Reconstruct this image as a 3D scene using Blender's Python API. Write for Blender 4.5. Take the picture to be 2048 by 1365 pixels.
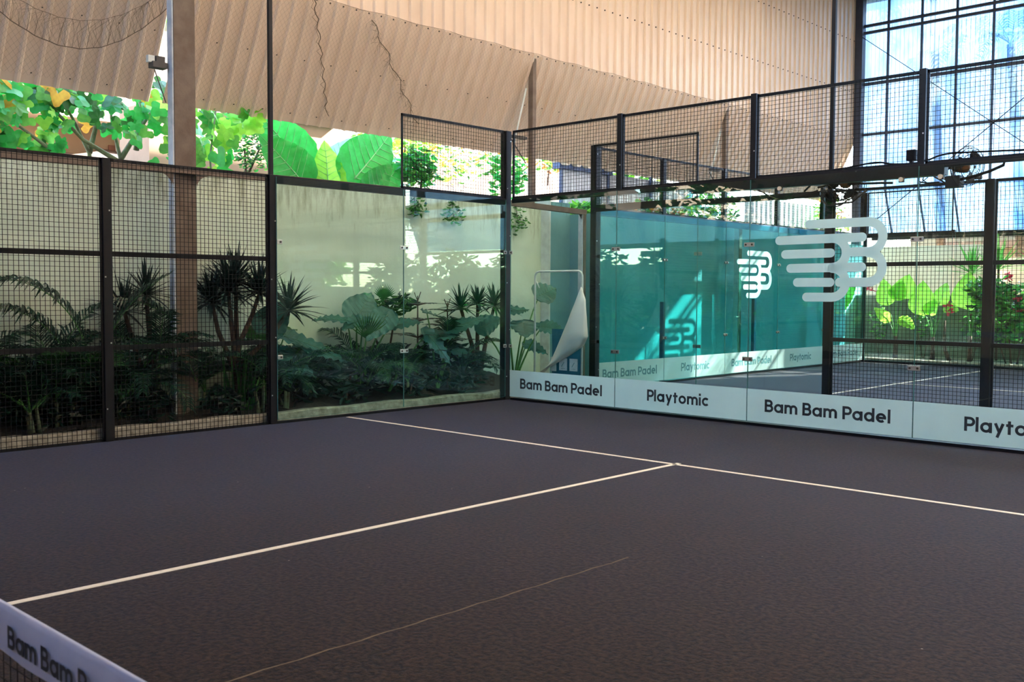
import bpy, math, random
from mathutils import Vector, Matrix
random.seed(7)
sc = bpy.context.scene
for o in list(bpy.data.objects): bpy.data.objects.remove(o)
C = sc.collection
PI = math.pi
# ------------------------------------------------------------------ camera
cam_d = bpy.data.cameras.new('camera'); cam = bpy.data.objects.new('camera', cam_d); C.objects.link(cam)
cam_d.sensor_width = 36.0; cam_d.lens = 2015.1 / 2048 * 36
cam_d.clip_start = 0.05; cam_d.clip_end = 500
ya, pi_, ro = -0.7603, -0.0481, 0.0049
f = Vector((math.sin(ya)*math.cos(pi_), math.cos(ya)*math.cos(pi_), math.sin(pi_)))
r = Vector((math.cos(ya), -math.sin(ya), 0)); u = r.cross(f)
r2 = r*math.cos(ro) + u*math.sin(ro); u2 = -r*math.sin(ro) + u*math.cos(ro)
cam.matrix_world = Matrix(((r2.x, u2.x, -f.x, 10.4238), (r2.y, u2.y, -f.y, -10.8664), (r2.z, u2.z, -f.z, 1.6057), (0, 0, 0, 1)))
cam_d.dof.use_dof = True; cam_d.dof.focus_distance = 14.0; cam_d.dof.aperture_fstop = 8.0
sc.camera = cam
# ------------------------------------------------------------------ light
W = bpy.data.worlds.new('sky'); sc.world = W; W.use_nodes = True
nt = W.node_tree; nt.nodes.clear()
sky = nt.nodes.new('ShaderNodeTexSky'); sky.sky_type = 'NISHITA'; sky.sun_disc = False
SUNDIR = Vector((-0.6, -1.53, -1.2)).normalized()
sky.sun_elevation = math.asin(-SUNDIR.z); sky.sun_rotation = math.atan2(-SUNDIR.x, -SUNDIR.y)
bg = nt.nodes.new('ShaderNodeBackground'); bg.inputs[1].default_value = 0.50
wo = nt.nodes.new('ShaderNodeOutputWorld')
nt.links.new(sky.outputs[0], bg.inputs[0]); nt.links.new(bg.outputs[0], wo.inputs[0])
sd = bpy.data.lights.new('sun', 'SUN'); sd.energy = 8.0; sd.angle = 0.009; sd.color = (1.0, 0.93, 0.82)
so = bpy.data.objects.new('sun', sd); C.objects.link(so); so.rotation_euler = SUNDIR.to_track_quat('-Z', 'Y').to_euler()
so.location = (8, 22, 16)
sc.view_settings.view_transform = 'Standard'; sc.view_settings.look = 'None'
sc.view_settings.gamma = 1; sc.view_settings.use_curve_mapping = False
sc.view_settings.exposure = 2.65
sc.cycles.max_bounces = 10; sc.cycles.diffuse_bounces = 5; sc.cycles.transparent_max_bounces = 40
sc.cycles.glossy_bounces = 4; sc.cycles.transmission_bounces = 8
sc.cycles.caustics_reflective = False; sc.cycles.caustics_refractive = False
sc.cycles.sample_clamp_indirect = 6.0
sc.cycles.use_denoising = True

# ------------------------------------------------------------------ materials
def new_mat(name):
    m = bpy.data.materials.new(name); m.use_nodes = True; t = m.node_tree; t.nodes.clear()
    return m, t, t.nodes, t.links
def rgb(c): return (c[0], c[1], c[2], 1)
def ramp2(N, L, fac, c1, c2, p1=0.35, p2=0.65):
    r_ = N.new('ShaderNodeValToRGB'); L.new(fac, r_.inputs[0])
    e = r_.color_ramp.elements; e[0].position = p1; e[1].position = p2; e[0].color = rgb(c1); e[1].color = rgb(c2)
    return r_.outputs[0]
def noise(N, L, scale, detail=4, vec=None, rough=0.6):
    n = N.new('ShaderNodeTexNoise'); n.inputs['Scale'].default_value = scale; n.inputs['Detail'].default_value = detail
    n.inputs['Roughness'].default_value = rough
    if vec: L.new(vec, n.inputs['Vector'])
    return n.outputs[0]
def objvec(N, L, scale=(1, 1, 1)):
    tc = N.new('ShaderNodeTexCoord'); mp = N.new('ShaderNodeMapping'); mp.inputs['Scale'].default_value = scale
    L.new(tc.outputs['Object'], mp.inputs[0]); return mp.outputs[0]
def pmat(name, col, rough=0.6, metal=0.0, col2=None, nscale=8, bump=0.0, bscale=40, vs=(1, 1, 1), spec=0.5):
    m, t, N, L = new_mat(name)
    b = N.new('ShaderNodeBsdfPrincipled'); o = N.new('ShaderNodeOutputMaterial'); L.new(b.outputs[0], o.inputs[0])
    b.inputs['Roughness'].default_value = rough; b.inputs['Metallic'].default_value = metal
    b.inputs['Specular IOR Level'].default_value = spec
    v = objvec(N, L, vs)
    c2 = col2 or tuple(x*0.8 for x in col)
    L.new(ramp2(N, L, noise(N, L, nscale, 5, v), c2, col), b.inputs['Base Color'])
    if bump:
        bp = N.new('ShaderNodeBump'); bp.inputs['Strength'].default_value = bump; bp.inputs['Distance'].default_value = 0.02
        L.new(noise(N, L, bscale, 4, v), bp.inputs['Height']); L.new(bp.outputs[0], b.inputs['Normal'])
    return m
def leafmat(name, col, col2=None, trans=0.35, rough=0.35, spec=0.5, nscale=6, hv=(0.48, 1.6)):
    m, t, N, L = new_mat(name)
    b = N.new('ShaderNodeBsdfPrincipled'); b.inputs['Roughness'].default_value = rough; b.inputs['Specular IOR Level'].default_value = spec
    tr = N.new('ShaderNodeBsdfTranslucent'); mx = N.new('ShaderNodeMixShader'); mx.inputs[0].default_value = trans
    o = N.new('ShaderNodeOutputMaterial')
    c = ramp2(N, L, noise(N, L, nscale, 3, objvec(N, L)), col2 or tuple(x*0.6 for x in col), col)
    L.new(c, b.inputs['Base Color'])
    hs = N.new('ShaderNodeHueSaturation'); hs.inputs['Value'].default_value = hv[1]; hs.inputs['Hue'].default_value = hv[0]
    L.new(c, hs.inputs['Color']); L.new(hs.outputs[0], tr.inputs[0])
    L.new(b.outputs[0], mx.inputs[1]); L.new(tr.outputs[0], mx.inputs[2]); L.new(mx.outputs[0], o.inputs[0])
    return m
def glassmat(name, tint, graze, refl=1.0):
    m, t, N, L = new_mat(name)
    lw = N.new('ShaderNodeLayerWeight'); lw.inputs[0].default_value = 0.5
    cm = N.new('ShaderNodeMix'); cm.data_type = 'RGBA'; cm.inputs[6].default_value = rgb(tint); cm.inputs[7].default_value = rgb(graze)
    L.new(lw.outputs['Facing'], cm.inputs[0])
    tr = N.new('ShaderNodeBsdfTransparent'); L.new(cm.outputs[2], tr.inputs[0])
    gl = N.new('ShaderNodeBsdfGlossy'); gl.inputs['Roughness'].default_value = 0.0; gl.inputs['Color'].default_value = (0.9, 1, 0.98, 1)
    fr = N.new('ShaderNodeFresnel'); ge = N.new('ShaderNodeNewGeometry'); mr = N.new('ShaderNodeMapRange')
    mr.inputs[3].default_value = 1.5; mr.inputs[4].default_value = 1/1.5; L.new(ge.outputs['Backfacing'], mr.inputs[0]); L.new(mr.outputs[0], fr.inputs[0])   # both faces reflect alike
    mu = N.new('ShaderNodeMath'); mu.operation = 'MULTIPLY'; mu.inputs[1].default_value = refl; L.new(fr.outputs[0], mu.inputs[0])
    mx = N.new('ShaderNodeMixShader'); L.new(mu.outputs[0], mx.inputs[0]); L.new(tr.outputs[0], mx.inputs[1]); L.new(gl.outputs[0], mx.inputs[2])
    o = N.new('ShaderNodeOutputMaterial'); L.new(mx.outputs[0], o.inputs[0])
    return m
def carpet(name):
    m, t, N, L = new_mat(name)
    b = N.new('ShaderNodeBsdfPrincipled'); o = N.new('ShaderNodeOutputMaterial'); L.new(b.outputs[0], o.inputs[0])
    v = objvec(N, L)
    fine = noise(N, L, 34, 4, v, 0.7); big = noise(N, L, 2.2, 8, v, 0.75)
    c1 = ramp2(N, L, fine, (0.0015, 0.0008, 0.0004), (0.040, 0.0215, 0.0125), 0.40, 0.60)
    c2 = ramp2(N, L, big, (0.72, 0.72, 0.74), (1.15, 1.13, 1.1), 0.3, 0.7)
    mx = N.new('ShaderNodeMix'); mx.data_type = 'RGBA'; mx.blend_type = 'MULTIPLY'; mx.inputs[0].default_value = 1
    L.new(c1, mx.inputs[6]); L.new(c2, mx.inputs[7])
    vo = N.new('ShaderNodeTexVoronoi'); vo.inputs['Scale'].default_value = 2.6; L.new(v, vo.inputs['Vector'])
    sp = ramp2(N, L, vo.outputs['Distance'], (0.35, 0.31, 0.27), (0, 0, 0), 0.012, 0.02)
    ad = N.new('ShaderNodeMix'); ad.data_type = 'RGBA'; ad.blend_type = 'ADD'; ad.inputs[0].default_value = 1
    L.new(mx.outputs[2], ad.inputs[6]); L.new(sp, ad.inputs[7]); L.new(ad.outputs[2], b.inputs['Base Color'])
    b.inputs['Roughness'].default_value = 0.8; b.inputs['Specular IOR Level'].default_value = 0.16
    b.inputs['Sheen Weight'].default_value = 0.42; b.inputs['Sheen Tint'].default_value = (0.40, 0.47, 0.80, 1); b.inputs['Sheen Roughness'].default_value = 0.28  # blue sheen tint stands in for sky light on the far floor
    bp = N.new('ShaderNodeBump'); bp.inputs['Strength'].default_value = 0.5; bp.inputs['Distance'].default_value = 0.006
    L.new(fine, bp.inputs['Height']); L.new(bp.outputs[0], b.inputs['Normal'])
    return m
def wallmat(name, base, base2, mold, top, span, low=None):
    # plaster with dirty runs below its coping (real stains)
    m, t, N, L = new_mat(name)
    b = N.new('ShaderNodeBsdfPrincipled'); o = N.new('ShaderNodeOutputMaterial'); L.new(b.outputs[0], o.inputs[0])
    b.inputs['Roughness'].default_value = 0.85
    c = ramp2(N, L, noise(N, L, 1.4, 6, objvec(N, L)), base2, base, 0.3, 0.7)
    runs = noise(N, L, 1.0, 6, objvec(N, L, (7, 7, 1.1)), 0.75)
    tc = N.new('ShaderNodeTexCoord'); sx = N.new('ShaderNodeSeparateXYZ'); L.new(tc.outputs['Object'], sx.inputs[0])
    mr = N.new('ShaderNodeMapRange'); mr.inputs[1].default_value = top - span; mr.inputs[2].default_value = top
    mr.inputs[3].default_value = -0.28; mr.inputs[4].default_value = 0.14; L.new(sx.outputs[2], mr.inputs[0])
    ad = N.new('ShaderNodeMath'); ad.operation = 'ADD'; L.new(runs, ad.inputs[0]); L.new(mr.outputs[0], ad.inputs[1])
    mk = ramp2(N, L, ad.outputs[0], (0, 0, 0), (0.75, 0.75, 0.75), 0.48, 0.72)
    mx = N.new('ShaderNodeMix'); mx.data_type = 'RGBA'; L.new(mk, mx.inputs[0]); L.new(c, mx.inputs[6]); mx.inputs[7].default_value = rgb(mold)
    L.new(mx.outputs[2], b.inputs['Base Color'])
    bp = N.new('ShaderNodeBump'); bp.inputs['Strength'].default_value = 0.25; bp.inputs['Distance'].default_value = 0.02
    L.new(noise(N, L, 9, 6, objvec(N, L)), bp.inputs['Height']); L.new(bp.outputs[0], b.inputs['Normal'])
    return m
def polymat(name):
    m, t, N, L = new_mat(name)
    v = objvec(N, L, (1.4, 1.4, 0.6))
    c = ramp2(N, L, noise(N, L, 0.9, 6, v), (0.02, 0.07, 0.20), (0.12, 0.19, 0.27), 0.38, 0.60)
    tl = N.new('ShaderNodeBsdfTranslucent'); L.new(c, tl.inputs[0])
    df = N.new('ShaderNodeBsdfDiffuse'); df.inputs[0].default_value = (0.35, 0.48, 0.62, 1)
    tp = N.new('ShaderNodeBsdfTransparent'); tp.inputs[0].default_value = (0.095, 0.14, 0.21, 1)
    m1 = N.new('ShaderNodeMixShader'); m1.inputs[0].default_value = 0.3; L.new(tl.outputs[0], m1.inputs[1]); L.new(df.outputs[0], m1.inputs[2])
    m2 = N.new('ShaderNodeMixShader'); m2.inputs[0].default_value = 0.33; L.new(m1.outputs[0], m2.inputs[1]); L.new(tp.outputs[0], m2.inputs[2])
    o = N.new('ShaderNodeOutputMaterial'); L.new(m2.outputs[0], o.inputs[0])
    return m

M = {}
M['carpet'] = carpet('court carpet')
M['white'] = pmat('white line paint', (0.80, 0.76, 0.70), 0.6, col2=(0.70, 0.66, 0.60), nscale=30)
M['seam'] = pmat('carpet seam', (0.16, 0.12, 0.085), 0.9, nscale=30)
M['black'] = pmat('black powder coat', (0.009, 0.008, 0.011), 0.4, 0.0, nscale=12, spec=0.25)
M['wire'] = pmat('black wire', (0.007, 0.006, 0.008), 0.6, spec=0.15)
M['rust'] = pmat('rusty red oxide steel', (0.19, 0.135, 0.10), 0.7, col2=(0.13, 0.085, 0.06), nscale=5, bump=0.15)
M['skylit_grey'] = pmat('skylit column flange', (0.62, 0.66, 0.72), 0.5, col2=(0.45, 0.5, 0.58))  # blue sky light on the columns' left faces put into a pale colour
M['steel'] = pmat('stainless steel', (0.62, 0.62, 0.62), 0.3, 0.9)
M['bolt'] = pmat('dark bolt', (0.08, 0.06, 0.05), 0.4, 0.6)
M['glass'] = glassmat('court glass', (0.95, 0.985, 0.975), (0.62, 0.86, 0.84), 0.65)
M['glass2'] = glassmat('far court glass', (0.80, 0.95, 0.945), (0.30, 0.80, 0.80), 0.45)
M['edge'] = pmat('green glass edge', (0.10, 0.26, 0.25), 0.2)
M['frost'] = leafmat('frosted vinyl', (0.74, 0.92, 0.93), (0.70, 0.88, 0.90), 0.5, 0.5, nscale=2, hv=(0.5, 1.0))
M['frost2'] = pmat('dimmed frosted vinyl', (0.34, 0.60, 0.60), 0.6)  # same vinyl, darkened in colour for the reflections in front of it
M['ink'] = pmat('slate lettering', (0.012, 0.016, 0.024), 0.5, col2=(0.035, 0.045, 0.06), nscale=7)
M['ink2'] = pmat('teal lettering', (0.10, 0.27, 0.31), 0.5)
M['conc'] = pmat('kerb concrete', (0.50, 0.46, 0.38), 0.9, col2=(0.24, 0.21, 0.16), nscale=9, bump=0.6, bscale=25)
M['soil'] = pmat('dark soil', (0.035, 0.026, 0.018), 0.95, col2=(0.012, 0.01, 0.007), nscale=14, bump=1, bscale=18)
M['garden'] = wallmat('sage plaster', (0.74, 0.83, 0.69), (0.64, 0.73, 0.59), (0.20, 0.20, 0.10), 3.15, 1.1)
M['teal'] = wallmat('teal plaster', (0.20, 0.42, 0.47), (0.15, 0.35, 0.39), (0.05, 0.12, 0.11), 3.2, 0.5)
M['pier'] = pmat('white plaster', (0.80, 0.84, 0.82), 0.8)
M['clad'] = pmat('beige steel sheet', (0.75, 0.575, 0.45), 0.42, 0.0, col2=(0.68, 0.51, 0.39), nscale=2.2, bump=0.05, vs=(1, 1, 0.4))
M['poly'] = polymat('translucent sheet')
def skymat(name):
    m, t, N, L = new_mat(name)
    c = ramp2(N, L, noise(N, L, 0.8, 4, objvec(N, L)), (0.70, 0.61, 0.48), (0.86, 0.75, 0.61), 0.35, 0.6)
    tl = N.new('ShaderNodeBsdfTranslucent'); L.new(c, tl.inputs[0]); df = N.new('ShaderNodeBsdfDiffuse'); L.new(c, df.inputs[0])
    m1 = N.new('ShaderNodeMixShader'); m1.inputs[0].default_value = 0.3; L.new(tl.outputs[0], m1.inputs[1]); L.new(df.outputs[0], m1.inputs[2])
    o = N.new('ShaderNodeOutputMaterial'); L.new(m1.outputs[0], o.inputs[0]); return m
M['added_skylight'] = skymat('added warm roof sheet')  # for the added roof strips; warm colour tints the light they pass
M['dark'] = pmat('dark roof steel', (0.10, 0.09, 0.085), 0.7)
M['blue_steel'] = pmat('blue grey mullion', (0.06, 0.10, 0.20), 0.5)
M['purlin'] = pmat('dark purlin', (0.045, 0.05, 0.085), 0.5)
M['net'] = pmat('bird net twine', (0.16, 0.11, 0.07), 0.9)
M['netband_skyblue'] = pmat('skylit net tape', (0.42, 0.46, 0.64), 0.7, col2=(0.36, 0.40, 0.58), nscale=6)  # white tape, with blue sky light put into its colour
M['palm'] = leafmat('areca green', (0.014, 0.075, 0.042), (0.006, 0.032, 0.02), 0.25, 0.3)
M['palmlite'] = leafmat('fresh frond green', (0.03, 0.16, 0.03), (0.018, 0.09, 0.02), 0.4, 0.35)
M['strap'] = leafmat('dark strap leaf', (0.010, 0.036, 0.028), (0.004, 0.015, 0.012), 0.12, 0.28)
M['taro'] = leafmat('taro leaf', (0.055, 0.20, 0.17), (0.03, 0.13, 0.10), 0.2, 0.3)
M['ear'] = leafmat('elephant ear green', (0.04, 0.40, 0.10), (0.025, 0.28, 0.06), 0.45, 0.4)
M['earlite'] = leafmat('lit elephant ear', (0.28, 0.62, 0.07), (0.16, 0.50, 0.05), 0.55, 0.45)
M['earblue'] = leafmat('blue green leaf', (0.35, 0.62, 0.62), (0.25, 0.5, 0.5), 0.3, 0.4)
M['vein'] = pmat('leaf vein', (0.30, 0.66, 0.28), 0.5)
M['veindark'] = pmat('dark leaf vein', (0.10, 0.26, 0.16), 0.5)
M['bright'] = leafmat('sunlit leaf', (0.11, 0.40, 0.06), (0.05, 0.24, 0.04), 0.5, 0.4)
M['yellow'] = leafmat('yellow leaf', (0.62, 0.42, 0.05), (0.45, 0.25, 0.03), 0.5, 0.5)
M['orange'] = leafmat('orange leaf', (0.55, 0.22, 0.04), None, 0.3, 0.5)
M['red'] = leafmat('red flower', (0.80, 0.05, 0.06), None, 0.4, 0.5)
M['petiole'] = pmat('green stalk', (0.10, 0.30, 0.07), 0.5)
M['bark'] = pmat('bark', (0.13, 0.075, 0.05), 0.9, col2=(0.06, 0.035, 0.025), nscale=20, bump=0.8)
M['gbark'] = pmat('green grey bark', (0.20, 0.27, 0.14), 0.8, col2=(0.14, 0.13, 0.08), nscale=10)
M['house'] = pmat('beige house', (0.40, 0.29, 0.19), 0.9, col2=(0.34, 0.235, 0.15), nscale=1.5)
M['houselite'] = pmat('cream coping', (0.68, 0.60, 0.48), 0.9)
M['cream'] = pmat('sunny cream wall', (0.88, 0.72, 0.54), 0.9, col2=(0.78, 0.62, 0.45), nscale=2)
M['brown'] = pmat('brown timber', (0.28, 0.13, 0.09), 0.8)
M['tile'] = pmat('roof tile', (0.30, 0.17, 0.12), 0.8)
M['earth'] = pmat('dry earth', (0.13, 0.085, 0.055), 1.0, col2=(0.20, 0.145, 0.11), nscale=1.2, bump=0.6, bscale=6)
M['wfence'] = pmat('white sheet fence', (0.55, 0.58, 0.62), 0.5)
M['retain'] = pmat('grey green retaining wall', (0.17, 0.21, 0.17), 0.9, col2=(0.09, 0.13, 0.10), nscale=3, bump=0.4)  # dark grey green with darker mottling
M['banner'] = pmat('blue banner', (0.03, 0.20, 0.30), 0.5)
M['cloth'] = pmat('white banner back', (0.95, 0.91, 0.88), 0.6, col2=(0.92, 0.87, 0.83), nscale=1)
M['card'] = pmat('pale card print', (0.78, 0.82, 0.86), 0.6)
M['motor'] = pmat('copper motor', (0.35, 0.14, 0.06), 0.4, 0.5)
M['stone'] = pmat('ground', (0.30, 0.24, 0.17), 1.0, nscale=2)

# ------------------------------------------------------------------ mesh helpers
CLAMP = None
class MB:
    def __init__(s): s.v = []; s.f = []; s.mi = []
    def quad(s, *ps, m=0):
        n = len(s.v); s.v += [tuple(p) for p in ps]; s.f.append(tuple(range(n, n+len(ps)))); s.mi.append(m)
    def box(s, x0, x1, y0, y1, z0, z1, m=0):
        n = len(s.v)
        s.v += [(x0,y0,z0),(x1,y0,z0),(x1,y1,z0),(x0,y1,z0),(x0,y0,z1),(x1,y0,z1),(x1,y1,z1),(x0,y1,z1)]
        for q in ((0,3,2,1),(4,5,6,7),(0,1,5,4),(1,2,6,5),(2,3,7,6),(3,0,4,7)):
            s.f.append(tuple(n+i for i in q)); s.mi.append(m)
        return s
    def tube(s, pts, rad, n=6, closed=False, m=0, cap=True):
        pts = [Vector(p) for p in pts]; k = len(pts)
        rr = rad if isinstance(rad, (list, tuple)) else [rad]*k
        base = len(s.v); up = None
        for i, p in enumerate(pts):
            if closed: d = pts[(i+1) % k]-pts[i-1]
            else: d = pts[min(i+1, k-1)]-pts[max(i-1, 0)]
            if d.length < 1e-9: d = Vector((0, 0, 1))
            d.normalize()
            if up is None:
                up = Vector((0, 0, 1)) if abs(d.z) < 0.9 else Vector((1, 0, 0))
            a = d.cross(up)
            if a.length < 1e-6: a = d.cross(Vector((0, 1, 0)))
            a.normalize(); b = a.cross(d).normalized(); up = b
            for j in range(n):
                t = 2*PI*j/n + PI/n
                s.v.append(tuple(p + a*math.cos(t)*rr[i] + b*math.sin(t)*rr[i]))
        for i in range(k if closed else k-1):
            for j in range(n):
                i2 = (i+1) % k
                s.f.append((base+i*n+j, base+i*n+(j+1) % n, base+i2*n+(j+1) % n, base+i2*n+j)); s.mi.append(m)
        if cap and not closed:
            s.f.append(tuple(base+j for j in range(n-1, -1, -1))); s.mi.append(m)
            s.f.append(tuple(base+(k-1)*n+j for j in range(n))); s.mi.append(m)
        return s
    def grid(s, rows, m=0):
        n = len(s.v); w = len(rows[0])
        for r_ in rows: s.v += [tuple(p) for p in r_]
        for i in range(len(rows)-1):
            for j in range(w-1):
                s.f.append((n+i*w+j, n+i*w+j+1, n+(i+1)*w+j+1, n+(i+1)*w+j)); s.mi.append(m)
        return s
    def build(s, name, mats, parent=None, smooth=False):
        me = bpy.data.meshes.new(name)
        if CLAMP: s.v = [(max(CLAMP[0], min(CLAMP[1], v[0])), v[1], v[2]) for v in s.v]   # leaves bend along the wall and the fence
        off = Vector((0, 0, 0))
        if parent:
            p = parent
            while p: off += Vector(p.location); p = p.parent
        me.from_pydata([tuple(Vector(v)-off) for v in s.v], [], s.f)
        if not isinstance(mats, (list, tuple)): mats = [mats]
        for m in mats: me.materials.append(m)
        me.polygons.foreach_set('material_index', s.mi)
        if smooth: me.polygons.foreach_set('use_smooth', [True]*len(s.f))
        me.update()
        o = bpy.data.objects.new(name, me); C.objects.link(o)
        if parent: o.parent = parent
        return o
def tag(o, label=None, cat=None, group=None, kind=None):
    if label: o['label'] = label
    if cat: o['category'] = cat
    if group: o['group'] = group
    if kind: o['kind'] = kind
    return o
def thing(name, label, cat, loc=(0, 0, 0), group=None):
    o = bpy.data.objects.new(name, None); C.objects.link(o); o.location = loc; o.empty_display_size = 0.1
    return tag(o, label, cat, group)
def bevel(o, w=0.004):
    md = o.modifiers.new('bevel', 'BEVEL'); md.width = w; md.segments = 2; md.limit_method = 'ANGLE'
ORD = ['first', 'second', 'third', 'fourth', 'fifth', 'sixth']

# ------------------------------------------------------------------ lettering (stroke built geometric sans)
def arc(cx, cy, r_, a0, a1, n=14): return [(cx+r_*math.cos(math.radians(a0+(a1-a0)*i/n)), cy+r_*math.sin(math.radians(a0+(a1-a0)*i/n))) for i in range(n+1)]
SW = 0.185
def glyph(ch):
    h = SW/2; R_ = 0.36-h
    if ch == 'B': return 0.66, [[(h, 0), (h, 1)], [(h, 1-h)]+arc(0.36, 0.715, 0.285-h, 90, -90)+[(h, 0.43+h)], [(h, 0.43+h)]+arc(0.39, (0.43+2*h)/2, 0.215+h-h, 90, -90)+[(h, h)]]
    if ch == 'P': return 0.62, [[(h, 0), (h, 1)], [(h, 1-h)]+arc(0.36, 0.67, 0.33-h, 90, -90)+[(h, 0.34+h)]]
    if ch == 'a': return 0.74, [arc(0.36, 0.36, R_, 0, 360, 24), [(0.74-h, 0), (0.74-h, 0.71)]]
    if ch == 'd': return 0.74, [arc(0.36, 0.36, R_, 0, 360, 24), [(0.74-h, 0), (0.74-h, 1.03)]]
    if ch == 'o': return 0.72, [arc(0.36, 0.36, R_, 0, 360, 24)]
    if ch == 'c': return 0.64, [arc(0.36, 0.36, R_, 45, 315, 20)]
    if ch == 'e': return 0.72, [arc(0.36, 0.36, R_, 0, 312, 22), [(0.36-R_, 0.36), (0.36+R_+h*0.9, 0.36)]]
    if ch == 'l': return SW, [[(h, 0), (h, 1.03)]]
    if ch == 'i': return SW, [[(h, 0), (h, 0.71)], [(h, 0.82), (h, 1.02)]]
    if ch == 'm': return 1.02, [[(h, 0), (h, 0.71)], [(h, 0.40)]+arc(h+0.21, 0.42, 0.21, 180, 0)+[(h+0.42, 0)], [(h+0.42, 0.40)]+arc(h+0.63, 0.42, 0.21, 180, 0)+[(h+0.84, 0)]]
    if ch == 'y': return 0.66, [[(0.10, 0.71), (0.36, 0.09)], [(0.58, 0.71), (0.22, -0.26)]]
    if ch == 't': return 0.44, [[(0.20, 0), (0.20, 0.92)], [(0.0, 0.62), (0.44, 0.62)]]
    return 0.30, []
def stroke2d(pts, w, rnd=False):
    quads = []; h = w/2; P = [Vector(p) for p in pts]; k = len(P)
    closed = (P[0]-P[-1]).length < 1e-6 and k > 3
    L_, R_ = [], []
    for i in range(k):
        if closed: a = P[i-1 if i > 0 else k-2]; b = P[i+1 if i < k-1 else 1]
        else: a = P[max(i-1, 0)]; b = P[min(i+1, k-1)]
        d0 = (P[i]-a); d1 = (b-P[i])
        d0 = d0.normalized() if d0.length > 1e-9 else d1.normalized(); d1 = d1.normalized() if d1.length > 1e-9 else d0
        t = (d0+d1).normalized(); n = Vector((-t.y, t.x)); c = max(0.5, n.dot(Vector((-d1.y, d1.x))))
        L_.append(P[i]+n*h/c); R_.append(P[i]-n*h/c)
    for i in range(k-1): quads.append([R_[i], R_[i+1], L_[i+1], L_[i]])
    if rnd and not closed:
        for e in (0, -1):
            quads.append([P[e]+Vector((math.cos(2*PI*j/20), math.sin(2*PI*j/20)))*h for j in range(20)])
    return quads
def text_quads(s, tracking=0.10, width=None, cap=1.0):
    x = 0; out = []
    for ch in s:
        w, st = glyph(ch)
        for q in st:
            for qd in stroke2d(q, SW): out.append([(p[0]+x, p[1]) for p in qd])
        x += w + (tracking if ch != ' ' else 0)
    x -= tracking; sx = (width/x) if width else cap
    return [[(p[0]*sx, p[1]*cap) for p in q] for q in out]
def lettering(s, org, right, up, off, width, cap, mat, parent, name='lettering'):
    org = Vector(org); right = Vector(right); up = Vector(up); nrm = Vector(off); mb = MB(); k = 0
    for q in text_quads(s, width=width, cap=cap):
        k += 1; mb.quad(*[org+right*p[0]+up*p[1]+nrm*(1+0.0005*k) for p in q])
    return mb.build(name, mat, parent)
LOGO = [  # centre lines in metres on the glass, u right, v up (stroke 0.085)
    [(0.42, 0.84)]+[(1.13+0.165*math.sin(t), 0.675+0.165*math.cos(t)) for t in [i*PI/14 for i in range(15)]]+[(0.95, 0.51)],
    [(1.13, 0.50)]+[(1.13+0.165*math.sin(t), 0.335+0.165*math.cos(t)) for t in [i*PI/14 for i in range(15)]]+[(0.80, 0.17)],
    [(0.04, 0.665), (1.06, 0.672)], [(0.66, 0.67)]+[(0.71+0.165*math.sin(t), 0.505+0.165*math.cos(t)) for t in [i*PI/14 for i in range(15)]],
    [(0.12, 0.50), (0.69, 0.505)], [(0.19, 0.335), (1.06, 0.34)],
    [(0.71+0.165*math.sin(t), 0.165+0.165*math.cos(t)) for t in [i*PI/14 for i in range(15)]]+[(0.40, 0.0)],
    [(0.28, 0.17), (0.69, 0.17)], [(0.71, 0.34), (0.71, 0.335)]]
def logo(org, right, up, off, mat, parent):
    org = Vector(org); right = Vector(right); up = Vector(up); off = Vector(off); mb = MB(); k = 0
    for st in LOGO:
        k += 1
        for q in stroke2d(st, 0.103, True):
            k += 1; mb.quad(*[org+right*p[0]+up*p[1]+off*(1+0.0022*k) for p in q])
    return mb.build('logo_decal', mat, parent)

# ------------------------------------------------------------------ setting: floor, walls, roof
FX1 = 20.0
mb = MB(); mb.box(-0.10, FX1, -16, 15.2, -0.10, 0.0)
floor = tag(mb.build('floor', M['carpet']), 'dark brown carpeted padel court floor', 'floor', kind='structure')
def line(x0, x1, y0, y1, label, z=0.0035, mat='white', name='court_line'):
    m_ = MB(); m_.box(x0, x1, y0, y1, 0.0, z); return tag(m_.build(name, M[mat], floor), label)
line(0.05, 10.1, -3.03, -2.98, 'white service line across the near court')
line(5.035, 5.085, -9.9, -2.93, 'white centre line of the near court')
line(2.98, 3.03, 2.1, 12.05, 'white service line of the court behind')
line(2.90, 10.0, 7.0, 7.05, 'white centre line of the court behind')
sm = MB(); prev = None
for i in range(41):
    y = -9.4+i*(6.2/40)*0.55; x = 6.775+0.006*math.sin(i*1.7)
    w = 0.004+0.003*abs(math.sin(i*2.3))
    if i: sm.quad((px-pw, py, 0.002), (px+pw, py, 0.002), (x+w, y, 0.002), (x-w, y, 0.002))
    px, py, pw = x, y, w
tag(sm.build('carpet_seam', M['seam'], floor), 'frayed pale carpet seam')
# outside ground and bed
mb = MB(); mb.box(-60, 60, -40, 60, -0.35, -0.12)
tag(mb.build('ground', M['stone']), 'earth ground around the hall', 'ground', kind='structure')
rows = []
for i in range(120):
    y = -13+i*(15.3/119)
    rows.append([(x, y, 0.07+0.05*math.sin(y*3+x*5)*math.sin(y*1.3)+0.06*random.random()*(1 if x < -0.4 else 0.2)+0.10*max(0, (-x-0.5))) for x in [-0.34-0.1*k for k in range(13)]])
tag(MB().grid(rows).build('garden_soil', M['soil'], smooth=True), 'dark soil of the planting bed along the left wall', 'soil', kind='stuff')
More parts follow.
